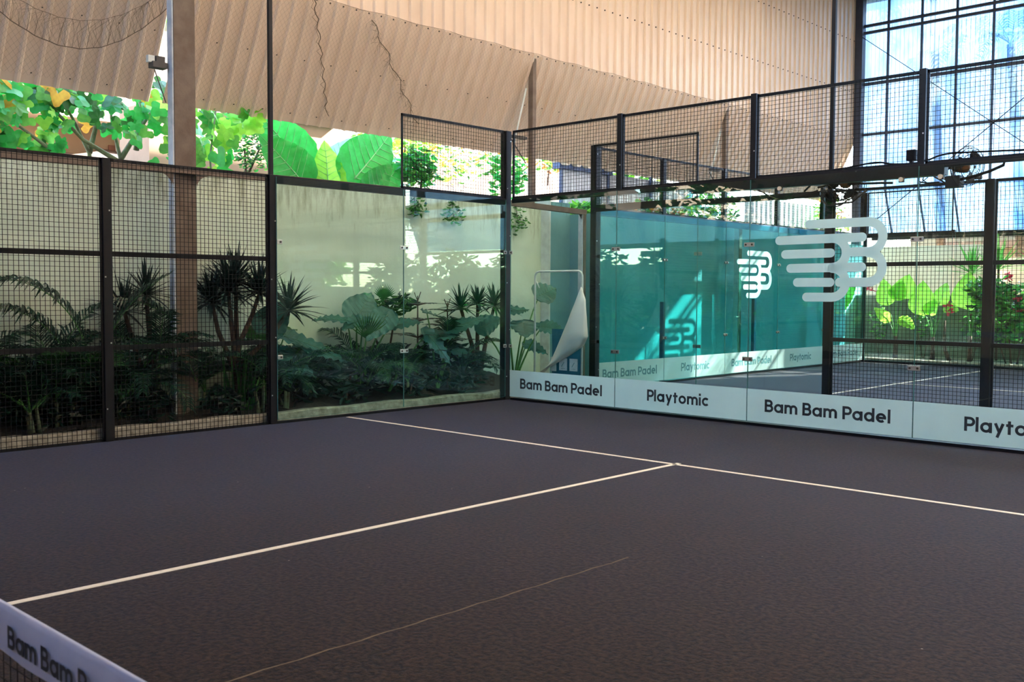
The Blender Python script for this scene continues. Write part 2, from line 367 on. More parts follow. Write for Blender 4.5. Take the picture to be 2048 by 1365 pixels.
# kerb with rough top
rows = []
pr = [(-0.12, -0.05), (-0.12, 0.105), (-0.14, 0.118), (-0.30, 0.112), (-0.34, 0.10), (-0.34, -0.05)]
for i in range(150):
    y = -13+i*(15.0/149); rows.append([(x+0.006*math.sin(y*7+x*30), y, z+(0.008*math.sin(y*5.1)+0.006*random.random() if z > 0 else 0)) for x, z in pr])
tag(MB().grid(rows).build('concrete_kerb', M['conc']), 'weathered low concrete kerb along the planting bed', 'kerb')
# garden wall
mb = MB(); mb.box(-1.75, -1.5, -15.9, 2.42, -0.1, 3.13)
gw = tag(mb.build('wall_left', M['garden']), 'sage plaster garden wall with mould below its top', 'wall', kind='structure')
mb = MB(); mb.box(-1.75, -1.30, 2.42, 2.95, -0.1, 3.20)
mb.box(-1.75, -0.66, 2.95, 12.6, -0.1, 3.0)
tag(mb.build('wall_left', M['teal']), 'teal painted wall behind the second court', 'wall', kind='structure')
mb = MB(); mb.box(-1.75, -1.295, 2.40, 2.425, -0.1, 3.22)
tag(mb.build('trim_1', M['pier']), 'white painted end face of the teal wall', 'trim', kind='structure')
mb = MB(); mb.box(-1.6, -1.30, 12.6, 15.0, -0.1, 2.9)
tag(mb.build('wall_left', M['pier']), 'white sunlit end of the long side wall', 'wall', kind='structure')

# corrugated cladding
def corr(u0, u1, path, pitch=0.235, d=0.034, mapf=None, flip=1):
    # path: list of (a, z) with normals offset; u along wall
    prof = []; u = u0
    while u < u1:
        for du, h in ((0, 0), (0.66*pitch, 0), (0.76*pitch, 1), (0.88*pitch, 1)):
            if u+du <= u1: prof.append((u+du, h*d))
        u += pitch
    rows = []
    for i, (a, z) in enumerate(path):
        p0 = path[max(i-1, 0)]; p1 = path[min(i+1, len(path)-1)]
        t = Vector((p1[0]-p0[0], p1[1]-p0[1])).normalized(); n = Vector((-t.y, t.x))*flip
        rows.append([mapf(a+n.x*h, uu, z+n.y*h) for uu, h in prof])
    return rows
mx_ = lambda a, uu, z: (a, uu, z)
my_ = lambda a, uu, z: (uu, a, z)
SEAM = 5.74; EYW = 15.1
rows = corr(-15.95, 15.15, [(-1.66, SEAM), (-1.66, 7.2), (-1.66, 9.4)], mapf=mx_, flip=-1)
mb = MB().grid(rows)
for zz in (SEAM+0.02, 6.95, 8.3):           # screw heads along the sheet laps
    y = -15.95+0.33*0.235
    while y < 15:
        mb.box(-1.665+0.0, -1.642, y-0.010, y+0.010, zz-0.010, zz+0.010, m=1); y += 0.235
tag(mb.build('wall_left', [M['clad'], M['bolt']]), 'beige corrugated steel side wall of the hall', 'wall', kind='structure')
def flare(y0, y1, ph=0):
    path = []
    for i in range(11):
        t = i/10; path.append((-1.64-0.80*(t**1.12), SEAM+0.05-1.66*t))
    return corr(y0, y1, path, mapf=mx_, flip=1)
for (y0, y1, lab) in ((-15.9, -4.37, 'beige corrugated awning sheet left of the big rust column'), (-4.20, 15.1, 'long beige corrugated awning sheet flaring out over the garden wall')):
    mb = MB().grid(flare(y0, y1))
    for t, n_ in ((0.5, 1), (0.93, 1)):
        y = y0+0.1
        while y < y1:
            xx = -1.64-0.80*(t**1.12); zz = SEAM+0.05-1.66*t
            mb.box(xx+0.01, xx+0.03, y-0.006, y+0.006, zz-0.006, zz+0.006, m=1); y += 0.47
    tag(mb.build('corrugated_awning', [M['clad'], M['bolt']]), lab, 'metal sheet')
# unseen roof, with translucent strips added to brighten the hall
mb = MB(); SKY = [(1.2, 3.6), (4.9, 7.3), (8.6, 11.0), (12.3, 14.7), (16, 18.4)]; SY0, SY1 = -6.0, 9.5
xs = -1.75
for a, b in SKY:
    mb.box(xs, a, -16, 15.6, 9.4, 9.5); mb.box(a, b, -16, SY0, 9.4, 9.5); mb.box(a, b, SY1, 15.6, 9.4, 9.5); xs = b
mb.box(xs, FX1+0.5, -16, 15.6, 9.4, 9.5)
tag(mb.build('ceiling', M['dark']), 'hall roof overhead', 'ceiling', kind='structure')
for k, (a, b) in enumerate(SKY):
    m_ = MB(); m_.box(a, b, SY0, SY1, 9.44, 9.46); tag(m_.build('window_%d' % (k+1), M['added_skylight']), 'translucent strip added to the unseen roof for light', 'added_skylight', kind='structure')
# hall walls behind and to the right of the camera, open below
mb = MB().grid(corr(-9.0, FX1, [(-15.9, 0.0), (-15.9, 7.9)], mapf=lambda a, uu, z: (uu, a, z), flip=1))   # run past the corner to hide sky; top left open for added fill light
tag(mb.build('wall_front', M['clad']), 'corrugated steel wall of the hall behind the camera', 'wall', kind='structure')
mb = MB().grid(corr(-16, EYW, [(FX1, 2.7), (FX1, 9.4)], mapf=mx_, flip=1))
tag(mb.build('wall_right', M['clad']), 'corrugated steel wall on the right of the hall', 'wall', kind='structure')
mb = MB(); mb.box(FX1+0.6, FX1+0.8, -16, 15.2, -0.1, 1.8)
tag(mb.build('wall_right', M['garden']), 'low garden wall on the right of the hall', 'wall', kind='structure')
# end wall of translucent sheets
EY = 15.2
path = [(EY, 9.4), (EY, 7.0), (EY, 4.35)]
mb = MB()      # unseen bay left open to throw the sun patch on the teal wall
for xa, xb, pth in ((-1.5, 2.75, path), (2.75, 4.0, [(EY, 5.4), (EY, 4.35)]), (4.0, FX1, path)): mb.grid(corr(xa, xb, pth, pitch=0.11, d=0.02, mapf=my_, flip=1))
mb.grid(corr(-1.5, FX1, [(EY, 4.37), (EY+0.12, 4.1), (EY+0.50, 3.18)], pitch=0.11, d=0.02, mapf=my_, flip=1))
tag(mb.build('wall_back', M['poly']), 'blue white translucent corrugated end wall', 'wall', kind='structure')
for k, z in enumerate((5.83, 7.15, 8.50, 8.68)):
    mb = MB(); mb.box(-1.55, FX1, EY-0.12, EY-0.05, z-0.035, z+0.035)
    tag(mb.build('purlin', M['purlin']), ['lowest dark purlin across the translucent end wall', 'dark purlin second from the bottom of the end wall', 'lower of the close pair of purlins high on the end wall', 'upper of the close pair of purlins high on the end wall'][k], 'beam', 'purlins of the end wall')
k = 0; x = -0.84
while x < 4:
    mb = MB(); mb.box(x-0.03, x+0.03, EY-0.05, EY-0.01, 4.32, 9.38)
    mb.tube([(x, EY-0.02, 4.36), (x+0.0, EY+0.10, 4.05), (x+0.0, EY+0.48, 3.2)], 0.028, 4)
    tag(mb.build('mullion', M['blue_steel']), '%s upright mullion of the end wall counted from its left corner' % ORD[k], 'mullion', 'mullions of the end wall'); k += 1; x += 0.872
mb = MB(); mb.box(-1.66, -1.46, EY-0.22, EY-0.02, 0.0, 9.4)
tag(mb.build('corner_column', M['purlin']), 'dark steel column in the far corner of the hall', 'column')
mb = MB(); mb.box(-1.4, FX1, EY+0.46, EY+0.54, 3.06, 3.17)
tag(mb.build('edge_beam', M['black']), 'dark beam along the bottom edge of the translucent sheets', 'beam')
mb = MB(); mb.tube([(-1.47, EY-0.2, 8.38), (1.88, EY-0.2, 5.77), (5.2, EY-0.2, 3.2)], 0.012, 4); mb.tube([(-1.2, EY-0.2, 3.4), (1.88, EY-0.19, 5.77), (5.4, EY-0.19, 8.5)], 0.012, 4)
tag(mb.build('brace_cable', M['wire']), 'crossed bracing cables on the translucent end wall', 'cable')

# ------------------------------------------------------------------ columns and rust frame
t = thing('steel_column', 'tall rust brown column rising behind the left mesh fence', 'column', (-0.9, -4.77, 0))
mb = MB(); mb.box(-0.965, -0.83, -4.875, -4.60, 0.02, 9.4); o = mb.build('web', M['rust'], t); bevel(o)
mb = MB(); mb.box(-0.955, -0.84, -4.895, -4.877, 0.02, 9.4); tag(mb.build('flange', M['skylit_grey'], t), 'flange coloured pale for sky light')
mb = MB(); mb.box(-1.02, -0.9, -5.10, -4.92, 4.24, 4.31); mb.box(-1.0, -0.92, -5.05, -4.94, 4.31, 4.38); mb.tube([(-0.95, -5.06, 4.22), (-0.95, -4.92, 3.85)], 0.007, 5)
tag(mb.build('bracket', M['dark'], t), 'dark angle bracket')
mb = MB(); mb.box(-1.0, -0.94, -5.14, -5.06, 4.30, 4.38); tag(mb.build('bracket_plate', M['pier'], t), 'white plate')
for y0, lab in ((2.38, 'narrow rust column outside the wall beyond the glass corner'), (8.72, 'narrow rust column outside the wall above the second court')):
    t = thing('awning_column', lab, 'column', (-1.7, y0, 0))
    mb = MB(); mb.box(-1.765, -1.655, y0-0.045, y0+0.045, 0, 5.72); bevel(mb.build('post', M['rust'], t))
    mb = MB(); mb.tube([(-2.0, y0-0.42, 3.1), (-1.9, y0-0.24, 4.3), (-1.76, y0-0.10, 5.2)], 0.016, 6); tag(mb.build('conduit', M['pier'], t), 'white pipe')
    mb = MB(); mb.box(-1.9, -1.83, y0-0.35, y0, 4.32, 4.37); mb.tube([(-1.9, y0-0.33, 4.3), (-1.83, y0-0.03, 3.9)], 0.01, 4); mb.build('bracket', M['dark'], t)
t = thing('rust_frame', 'rust brown steel beam running along the garden wall to a short post', 'frame', (-0.8, 2.7, 0))
mb = MB()
rows = []
n = 60
for i in range(n+1):
    y = -13+i*(15.75/n); zt = 3.07+0.035*math.sin(max(0, min(1, (y+7)/9.5))*PI)-0.02*max(0, (y-0.5))/2
    rows.append([(-0.85, y, zt-0.085), (-0.75, y, zt-0.085), (-0.75, y, zt), (-0.85, y, zt), (-0.85, y, zt-0.085)])
mb.grid(rows); mb.build('beam', M['rust'], t)
mb = MB(); mb.box(-0.85, -0.76, 2.68, 2.75, 0.0, 3.0); mb.build('post', M['rust'], t)
mb = MB(); mb.box(-0.86, -0.77, 2.655, 2.678, 0.0, 2.97); tag(mb.build('flange', M['skylit_grey'], t), 'flange coloured pale for sky light')
for (yc, s) in ((2.66, -1), (-4.93, -1), (-4.63, 1)):
    mb = MB(); pts = [(yc, 2.99-0.0)]+[(yc+s*0.16*(1-math.sin(a)), 2.99-0.16*(1-math.cos(a))) for a in [i*PI/2/8 for i in range(9)]]
    # filled fillet
    fil = [(yc, 3.0), (yc+s*0.17, 3.0)]+[(yc+s*(0.17-0.17*math.sin(a)), 3.0-0.17+0.17*math.cos(a)) for a in [i*PI/2/8 for i in range(9)]]
    for xx in (-0.80, -0.77): mb.quad(*[(xx, p[0], p[1]) for p in fil])
    mb.build('gusset', M['rust'], t)

# ------------------------------------------------------------------ court fences
class Fr:   # maps (along, out, z) to the world; out = away from the court
    def __init__(s, o, a, n): s.o = Vector(o); s.a = Vector(a); s.n = Vector(n)
    def p(s, u, w, z): return s.o+s.a*u+s.n*w+Vector((0, 0, z))
def fbox(mb, F, u0, u1, w0, w1, z0, z1, m=0):
    a = F.p(u0, w0, z0); b = F.p(u1, w1, z1)
    mb.box(min(a.x, b.x), max(a.x, b.x), min(a.y, b.y), max(a.y, b.y), min(a.z, b.z), max(a.z, b.z), m)
def mesh_panel(F, u0, u1, z0, z1, label, rails=(), group=None, w=0.045, wire=0.0021, cell=0.05):
    t = thing('mesh_fence', label, 'mesh fence', F.p((u0+u1)/2, w, z0), group)
    mb = MB(); b = 0.022
    fbox(mb, F, u0, u1, w-b/2, w+b/2, z1-0.035, z1); fbox(mb, F, u0, u1, w-b/2, w+b/2, z0, z0+0.03)
    fbox(mb, F, u0, u0+0.025, w-b/2, w+b/2, z0, z1); fbox(mb, F, u1-0.025, u1, w-b/2, w+b/2, z0, z1)
    mb.build('frame', M['black'], t)
    for z in rails:
        mb = MB(); fbox(mb, F, u0, u1, w+0.002, w+0.038, z-0.032, z+0.022); mb.build('rail', M['black'], t)
    mb = MB(); wi = w-0.014
    n = round((u1-u0)/cell)
    for i in range(1, n):
        u_ = u0+(u1-u0)*i/n; fbox(mb, F, u_-wire, u_+wire, wi-wire, wi+wire, z0+0.01, z1-0.01)
    n = round((z1-z0)/cell)
    for i in range(1, n):
        z = z0+(z1-z0)*i/n; fbox(mb, F, u0, u1, wi-2.2*wire, wi-0.8*wire, z-wire, z+wire)
    mb.build('wire_mesh', M['wire'], t)
    return t
def post(F, u_, z0, z1, label, w0=0.02, w1=0.12, wd=0.08, bolts=True, name='fence_post', group=None):
    t = thing(name, label, 'post', F.p(u_, (w0+w1)/2, z0), group)
    mb = MB(); fbox(mb, F, u_-wd/2, u_+wd/2, w0, w1, z0, z1); bevel(mb.build('post_body', M['black'], t))
    if bolts:
        z = z0+0.35
        while z < min(z1, 4):
            du = wd*0.3 if int(z*10) % 2 else -wd*0.3
            mb = MB(); fbox(mb, F, u_+du-0.007, u_+du+0.007, w0-0.008, w0, z-0.007, z+0.007); mb.build('bolt', M['steel'], t)
            z += 0.7
    return t
def glass_panel(F, u0, u1, label, mat, band=None, matedge='edge', z0=0.055, z1=2.98, ink='ink', group=None, zsign=-1):
    t = thing('glass_screen', label, 'glass wall', F.p((u0+u1)/2, 0, z0), group)
    g = 0.004; mb = MB(); fbox(mb, F, u0+g, u1-g, -0.006, 0.006, z0, z1, 0); mb.build('glass_sheet', mat, t)
    mb = MB(); e = 0.003
    fbox(mb, F, u0+g-e, u0+g, -0.0062, 0.0062, z0, z1); fbox(mb, F, u1-g, u1-g+e, -0.0062, 0.0062, z0, z1); fbox(mb, F, u0+g, u1-g, -0.0062, 0.0062, z0-e, z0)
    tag(mb.build('glass_edge', M[matedge], t), 'dark green polished glass edge')
    if band:
        mb = MB(); a = F.p(u0+0.006, -0.0085, z0); b = F.p(u1-0.006, -0.0085, 0.45)
        mb.quad(F.p(u0+0.006, -0.0085, z0), F.p(u1-0.006, -0.0085, z0), F.p(u1-0.006, -0.0085, 0.45), F.p(u0+0.006, -0.0085, 0.45))
        tag(mb.build('frosted_band', M['frost'], t), 'pale blue frosted band')
        s, wd = band
        lettering(s, F.p((u0+u1)/2-wd/2+0.0, 0, 0.185), F.a, (0, 0, 1), -F.n*0.0105, wd, 0.15, M[ink], t)
    return t
def clamp(F, u_, z, label, group, metal='steel', half=0, side=-1, wd=0.14):
    t = thing('glass_clamp', label, 'clamp', F.p(u_, side*0.02, z), group)
    u0, u1 = (u_-wd/2, u_+wd/2) if half == 0 else ((u_-0.01, u_+wd*0.45) if half > 0 else (u_-wd*0.45, u_+0.01))
    mb = MB(); fbox(mb, F, u0, u1, side*0.008 if side > 0 else -0.018, 0.018 if side > 0 else -0.008, z-0.026, z+0.026); bevel(mb.build('plate', M[metal], t))
    for du in ([-wd*0.3, wd*0.3] if half == 0 else [half*wd*0.25]):
        c = F.p(u_+du, side*0.018, z); MB().tube([c, c+F.n*side*0.010], 0.012, 8).build('bolt', M['bolt'] if metal == 'steel' else M['steel'], t)
    return t
# near court: side wall (x=0) and back wall (y=0)
FS = Fr((0, 0, 0), (0, -1, 0), (-1, 0, 0)); FB = Fr((0, 0, 0), (1, 0, 0), (0, 1, 0)); P_ = 2.03
glass_panel(FS, 0.05, P_, 'side glass panel touching the near corner post, in front of the planting', M['glass'])
glass_panel(FS, P_, 2*P_-0.04, 'side glass panel next to the mesh fence, in front of the planting', M['glass'])
texts = [('Bam Bam Padel', 1.54), ('Playtomic', 0.95)]
for k in range(5):
    t = glass_panel(FB, k*P_+(0.05 if k == 0 else 0), (k+1)*P_, '%s glass panel of the near back wall from the corner, lettered %s' % (ORD[k], texts[k % 2][0]), M['glass'], texts[k % 2])
    if k == 2: tag(logo((4.42+0.0, 0, 1.57), (1, 0, 0), (0, 0, 1), (0, -0.011, 0), M['frost'], t), 'large pale frosted monogram of two linked letters B')
post(FS, -0.02, 0.0, 4.0, 'heavy black corner post where the side glass meets the back glass', 0.01, 0.13, 0.11)
for k in range(3):
    z1 = 3.0
    if k == 0:
        t = post(FS, 2*P_, 0, 3.0, 'black post between the side glass and the left mesh fence', 0.01, 0.11, 0.09)
        t = post(FS, 2*P_+0.0, 3.0, 9.3, 'tall thin black lamp pole rising from the side fence', 0.03, 0.075, 0.05, bolts=False, name='lamp_pole')
    else: post(FS, (2+k)*P_, 0, 3.0, ['', 'black post between the two left mesh panels', 'black post at the far left end of the mesh'][k], 0.01, 0.1, 0.085)
for k in range(3):
    mesh_panel(FS, (2+k)*P_+0.04, (3+k)*P_-0.04, 0.0, 3.0, 'full height mesh panel %s' % ['beside the side glass in front of the rust column', 'at the left edge of the view in front of the palms', 'outside the view further along the side fence'][k], (1.0, 2.0), wire=0.0024)
mesh_panel(FS, 0.05, P_, 3.0, 4.0, 'upper mesh panel above the side glass by the corner')
mb = MB(); fbox(mb, FS, 0.05, 2*P_-0.04, 0.012, 0.06, 2.90, 3.0); tag(mb.build('top_rail', M['black']), 'dark rail along the top of the side glass', 'rail')
for k in range(5):
    mesh_panel(FB, k*P_+0.05, (k+1)*P_, 3.0, 4.0, '%s upper mesh panel from the corner above the near back glass' % ORD[k], group='upper mesh panels of the near back wall')
    if k < 4: post(FB, (k+1)*P_, 2.98, 4.02, '%s short black post from the corner above the near back glass' % ORD[k], 0.03, 0.12, 0.075)
mb = MB(); fbox(mb, FB, 0.06, 3.2, 0.012, 0.07, 2.93, 3.0); fbox(mb, FB, 3.2, 6.35, 0.012, 0.13, 2.87, 3.0); fbox(mb, FB, 6.35, 10.15, 0.012, 0.05, 2.95, 3.0)
bevel(tag(mb.build('top_beam', M['black']), 'long dark beam along the top of the near back glass', 'beam'))
mb = MB(); fbox(mb, FB, 0.05, 10.15, 0.01, 0.09, 0.0, 0.035); tag(mb.build('base_rail', M['black']), 'black base rail under the near back glass', 'rail')
mb = MB(); fbox(mb, FS, 0.05, 4.02, 0.01, 0.06, 0.0, 0.03); tag(mb.build('base_rail', M['black']), 'black base rail under the side glass', 'rail')
for z, zl in ((2.2, 'upper'), (0.81, 'lower')):
    clamp(FS, P_, z, '%s steel clamp on the joint of the side glass' % zl, 'clamps on the near glass')
    clamp(FS, 2*P_-0.05, z, '%s steel clamp at the mesh end of the side glass' % zl, 'clamps on the near glass', half=-1)
    clamp(FS, 0.05, z, '%s steel clamp on the side glass at the corner post' % zl, 'clamps on the near glass', half=1, wd=0.12)
    for k in range(1, 4): clamp(FB, k*P_, z, '%s steel clamp on the %s joint of the near back glass' % (zl, ORD[k-1]), 'clamps on the near glass')
    clamp(FB, 0.05, z, '%s steel clamp on the back glass at the corner post' % zl, 'clamps on the near glass', half=1, wd=0.12)
for x, lab in ((4.45, 'left'), (5.9, 'middle'), (6.32, 'right')):
    t = thing('beam_bolt', '%s round bolt cap hanging under the near beam' % lab, 'bolt', (x, 0.0, 2.86))
    mb = MB(); mb.tube([(x, 0.02, 2.85), (x, -0.02, 2.85)], 0.026, 10); mb.build('cap', M['houselite'], t); mb = MB(); mb.box(x-0.03, x+0.03, 0.0, 0.02, 2.82, 2.875); mb.build('plate', M['bolt'], t)
# second court: back wall (x=0, y 2..12.15), side wall (y=2), far side (y=12.15)
F2 = Fr((0, 2.0, 0), (0, 1, 0), (-1, 0, 0)); F3 = Fr((0, 2.0, 0), (1, 0, 0), (0, -1, 0)); F4 = Fr((0, 12.15, 0), (1, 0, 0), (0, 1, 0))
for k in range(5):
    t = glass_panel(F2, k*P_+(0.05 if k == 0 else 0), (k+1)*P_, '%s teal glass panel of the second court from its corner, lettered %s' % (ORD[k], texts[k % 2][0]), M['glass2'], texts[k % 2], ink='ink2')
    if k == 2: tag(logo((0, 2.0+2.5*P_-0.62, 1.57), (0, 1, 0), (0, 0, 1), (0.011, 0, 0), M['frost2'], t), 'pale frosted monogram of two linked letters B')
    mesh_panel(F2, k*P_+0.05, (k+1)*P_, 3.0, 4.0, '%s upper mesh panel of the second court back wall' % ORD[k], group='upper mesh panels of the second court')
    post(F2, (k+1)*P_, 3.0, 4.0, '%s short post above the teal glass of the second court' % ORD[k], 0.02, 0.1, 0.08, bolts=False)
    if k < 4:
        for z, zl in ((2.2, 'upper'), (0.81, 'lower')): clamp(F2, (k+1)*P_, z, '%s dark clamp on the %s joint of the teal glass' % (zl, ORD[k]), 'clamps on the teal glass', metal='bolt')
post(F2, 0.01, 0, 4.0, 'black corner post of the second court seen behind the near back glass', -0.10, 0.02, 0.12)
mb = MB(); fbox(mb, F2, 0.06, 10.1, 0.01, 0.09, 2.88, 3.0); tag(mb.build('top_beam', M['blue_steel']), 'dark blue rail along the top of the teal glass', 'rail')
mb = MB(); fbox(mb, F2, 0.06, 10.1, 0.01, 0.07, 0, 0.035); tag(mb.build('base_rail', M['black']), 'black base rail under the teal glass', 'rail')
PX = 4.13; P3 = 2.06
glass_panel(F3, 0.06, P_-0.02, 'clear side glass of the second court beside its corner post', M['glass'])
glass_panel(F3, P_-0.02, PX-0.06, 'clear side glass of the second court beside the tall pole', M['glass'])
mesh_panel(F3, 0.05, P_, 3.0, 4.0, 'upper mesh panel above the side glass of the second court')
mb = MB(); fbox(mb, F3, 0.06, 2*P_-0.09, 0.012, 0.07, 2.92, 3.0); tag(mb.build('top_beam', M['black']), 'dark rail along the top of the second court side glass', 'rail')
for z, zl in ((2.2, 'upper'), (0.81, 'lower')):
    clamp(F3, P_-0.02, z, '%s steel clamp on the second court side glass joint' % zl, 'clamps on the second court side glass')
    clamp(F3, 0.08, z, '%s black clamp beside the second court corner post' % zl, 'clamps on the second court side glass', metal='bolt', half=1)
PX = 4.13; P3 = 2.06
post(F3, PX, 0, 3.0, 'black post where the second court glass meets its mesh', 0.0, 0.1, 0.1)
post(F3, PX+0.01, 3.0, 9.3, 'tall black lamp pole of the second court', 0.03, 0.08, 0.055, bolts=False, name='lamp_pole')
for k in range(3):
    mesh_panel(F3, PX+0.05+k*P3, PX-0.05+(k+1)*P3, 0.0, 3.0, '%s full height mesh panel of the second court right of the pole' % ORD[k], (1.0, 2.0), wire=0.0024)
    post(F3, PX+(k+1)*P3, 0, 3.0, '%s black mesh post of the second court right of the tall pole' % ORD[k], 0.0, 0.1, 0.09)
for k in range(2): glass_panel(F4, k*P_+0.05, (k+1)*P_, ['far side glass of the second court in the far corner', 'far side glass of the second court in front of the elephant ears'][k], M['glass'])
mesh_panel(F4, 0.05, P_-0.02, 3.0, 4.0, 'upper mesh panel over the far side glass of the second court')
for k, lab in enumerate(('black post in the far corner of the second court', 'far short post above the second court glass', 'far post between glass and mesh of the second court')):
    post(F4, k*P_, 3.0 if k == 1 else 0, 4.0 if k < 1 else 3.05, lab, 0.0, 0.08, 0.07, bolts=False)
mb = MB(); fbox(mb, F4, 0.05, 10, 0.012, 0.07, 2.93, 3.0); tag(mb.build('top_beam', M['black']), 'black rail along the top of the far side of the second court', 'rail')
mb = MB(); fbox(mb, F4, 0.05, 10, 0.01, 0.07, 0, 0.06); tag(mb.build('base_rail', M['black']), 'black base rail under the far side glass', 'rail')
mesh_panel(F4, 2*P_+0.04, 3*P_, 0, 3.0, 'far mesh panel of the second court in front of the bushes', (1.0, 2.0))
mb = MB(); mb.box(-0.2, FX1, 12.30, 12.45, -0.1, 0.10); tag(mb.build('concrete_kerb', M['conc']), 'low concrete kerb of the far planting bed', 'kerb')

t = thing('steel_column', 'slim rust column behind the teal glass of the second court', 'column', (-0.38, 7.15, 0))
mb = MB(); mb.box(-0.44, -0.33, 7.09, 7.20, 0, 2.98); bevel(mb.build('post_body', M['rust'], t)); MB().box(-0.44, -0.34, 7.07, 7.088, 0, 2.98).build('flange', M['skylit_grey'], t)
for y, h, lab in ((4.3, 1.45, 'short dark prop behind the first joint of the teal glass'), (7.52, 1.5, 'short dark prop behind the monogram of the teal glass')):
    tag(MB().box(-0.26, -0.19, y-0.035, y+0.035, 0, h).build('prop_post', M['blue_steel']), lab, 'post')
# ------------------------------------------------------------------ net of the near court
t = thing('court_net', 'padel net with white lettered tape in the bottom left corner', 'net', (5, -10.0, 0))
NT = 0.875
mb = MB()
rows = []
for i in range(81):
    x = 3.0+i*0.0775; wv = 0.003*math.sin(x*9)+0.002*math.sin(x*23)
    rows.append([(x, -10.012+wv, NT-0.108), (x, -10.014+wv, NT-0.05), (x, -10.011+wv*0.5, NT-0.01), (x, -10.004, NT), (x, -9.994, NT), (x, -9.988, NT-0.01), (x, -9.986+wv, NT-0.108)])
mb.grid(rows); mb.build('headband', M['netband_skyblue'], t, smooth=True)
lettering('Bam Bam Padel', (8.04, -10.019, NT-0.082), (1, 0, 0), (0, 0, 1), (0, -0.001, 0), 0.585, 0.052, M['ink'], t)
mb = MB(); x = 3.0
while x < 9.2: mb.tube([(x, -10.0, 0.02), (x, -10.0, NT-0.10)], 0.0013, 4); x += 0.042
z = 0.02
while z < NT-0.1: mb.tube([(3.0, -10.0, z), (9.2, -10.0, z)], 0.0013, 4); z += 0.042
mb.build('net_mesh', M['wire'], t)

# ------------------------------------------------------------------ bird netting
t = thing('bird_netting', 'torn brown bird netting draped in front of the corrugated awning', 'netting', (-1.6, -2, 5))
def npos(y, v, sag=0):  # v metres down from the seam
    tt = max(0.0, min(1.0, v/1.75)); return (-1.55-0.80*(tt**1.12), y, SEAM+0.02-1.60*(v/1.75))
mb = MB(); cell = 0.07
def nline(y0, s, w):
    pts = []; n = 9
    for i in range(n+1):
        v = 1.70*i/n; y = y0+s*v*0.8
        if y < -9 or y > 9.5: continue
        pts.append(Vector(npos(y+0.01*math.sin(y*3+v*4), v)))
    for i in range(len(pts)-1):
        a, b = pts[i], pts[i+1]; d = Vector((0, w, 0)); mb.quad(a-d, b-d, b+d, a+d)
y = -10.5
while y < 9.5:
    for s in (-1, 1): nline(y+(1.4 if s < 0 else 0), s, 0.00085)
    y += cell
mb.build('twine', M['net'], t)
mb = MB(); R2 = random.Random(3)
cat = []
for i in range(30):
    q = i/29; y = -6.9+q*2.45; z = 4.92-0.58*math.sin(q*PI)**0.9+0.40*q*q+0.006*math.sin(i*2.1)
    cat.append((-1.48, y, z))
mb.tube(cat, 0.006, 4)
cat2 = [(p[0]+0.03, p[1], p[2]+0.22+0.10*math.sin(i/29*PI)) for i, p in enumerate(cat)]
mb.tube(cat2, 0.003, 4)
for i in range(29):
    a = cat[i]; b = cat2[i]
    mb.tube([a, ((a[0]+b[0])/2, (a[1]+b[1])/2+0.03, (a[2]+b[2])/2), b], 0.0013, 3)
    for k in range(4):
        mb.tube([cat[i], (cat[i][0], cat[i][1]+R2.uniform(-.1, .1), cat[i][2]+0.18), cat2[min(28, i+R2.randint(0, 2))]], 0.0012, 3)
mb.tube([npos(-2.36+0.03*math.sin(k*1.9)+0.75*k/24, 0.02+1.6*k/24) for k in range(25)], 0.007, 4)
mb.tube([npos(-2.40+0.05*math.sin(k*2.7)+0.75*k/24, 0.02+1.55*k/24) for k in range(25)], 0.003, 4)
tear = [npos(-1.30+1.45*(k/20)+0.05*math.sin(k*1.3), 0.12+1.4*k/20) for k in range(21)]
mb.tube(tear, 0.006, 4)
for k in range(20):
    a = Vector(tear[k])
    for _ in range(5):
        b = a+Vector((0.02, R2.uniform(-0.16, 0.10), R2.uniform(-0.22, 0.02))); mb.tube([a, (a+b)/2+Vector((0, R2.uniform(-.04, .04), 0)), b], 0.0017, 3)
mb.tube([npos(-2.9+0.35*k, 0.0+0.015*math.sin(k*2.0)) for k in range(36)], 0.003, 4)
mb.build('edge_rope', M['net'], t)

# ------------------------------------------------------------------ banner stand
t = thing('banner_stand', 'tubular stand with a blue banner peeled over to its white back', 'banner stand', (0.12, 1.0, 0))
def roundU(x0, x1, zt, y, r_=0.09):
    p = [(x0, y, 0.0), (x0, y, zt-r_)]
    p += [(x0+r_-r_*math.cos(a), y, zt-r_+r_*math.sin(a)) for a in [i*PI/2/6 for i in range(1, 7)]]
    p += [(x1-r_+r_*math.sin(a), y, zt-r_+r_*math.cos(a)) for a in [i*PI/2/6 for i in range(0, 7)]]
    p += [(x1, y, 0.0)]; return p
mb = MB(); mb.tube(roundU(-0.36, 0.61, 1.94, 1.0), 0.016, 10); mb.tube([(-0.36, 0.8, 0.015), (-0.36, 1.2, 0.015)], 0.016, 8); mb.tube([(0.61, 0.8, 0.015), (0.61, 1.2, 0.015)], 0.016, 8)
mb.tube([(-0.33, 1.0, 1.78), (-0.27, 1.0, 1.68)], 0.01, 6); mb.build('tube_frame', M['pier'], t, smooth=True)
mb = MB(); rows = []
for i in range(9):
    z = 0.12+i*0.115; rows.append([(x, 1.02+0.012*math.sin(x*8+z*3), z) for x in [-0.02+0.62*j/8 - (0.0) for j in range(9)]])
mb.grid(rows); bn = mb.build('banner_sheet', M['banner'], t, smooth=True)
mb = MB()
for (x0, x1, z0, z1) in ((-0.02, 0.10, 0.38, 0.60), (0.16, 0.32, 0.40, 0.59), (0.37, 0.53, 0.40, 0.59), (0.16, 0.32, 0.15, 0.34), (0.37, 0.53, 0.15, 0.34)): tag(MB().box(x0, x1, 0.995, 0.998, z0, z1).build('printed_card', M['card'], bn), 'pale square picture')
mb = MB()
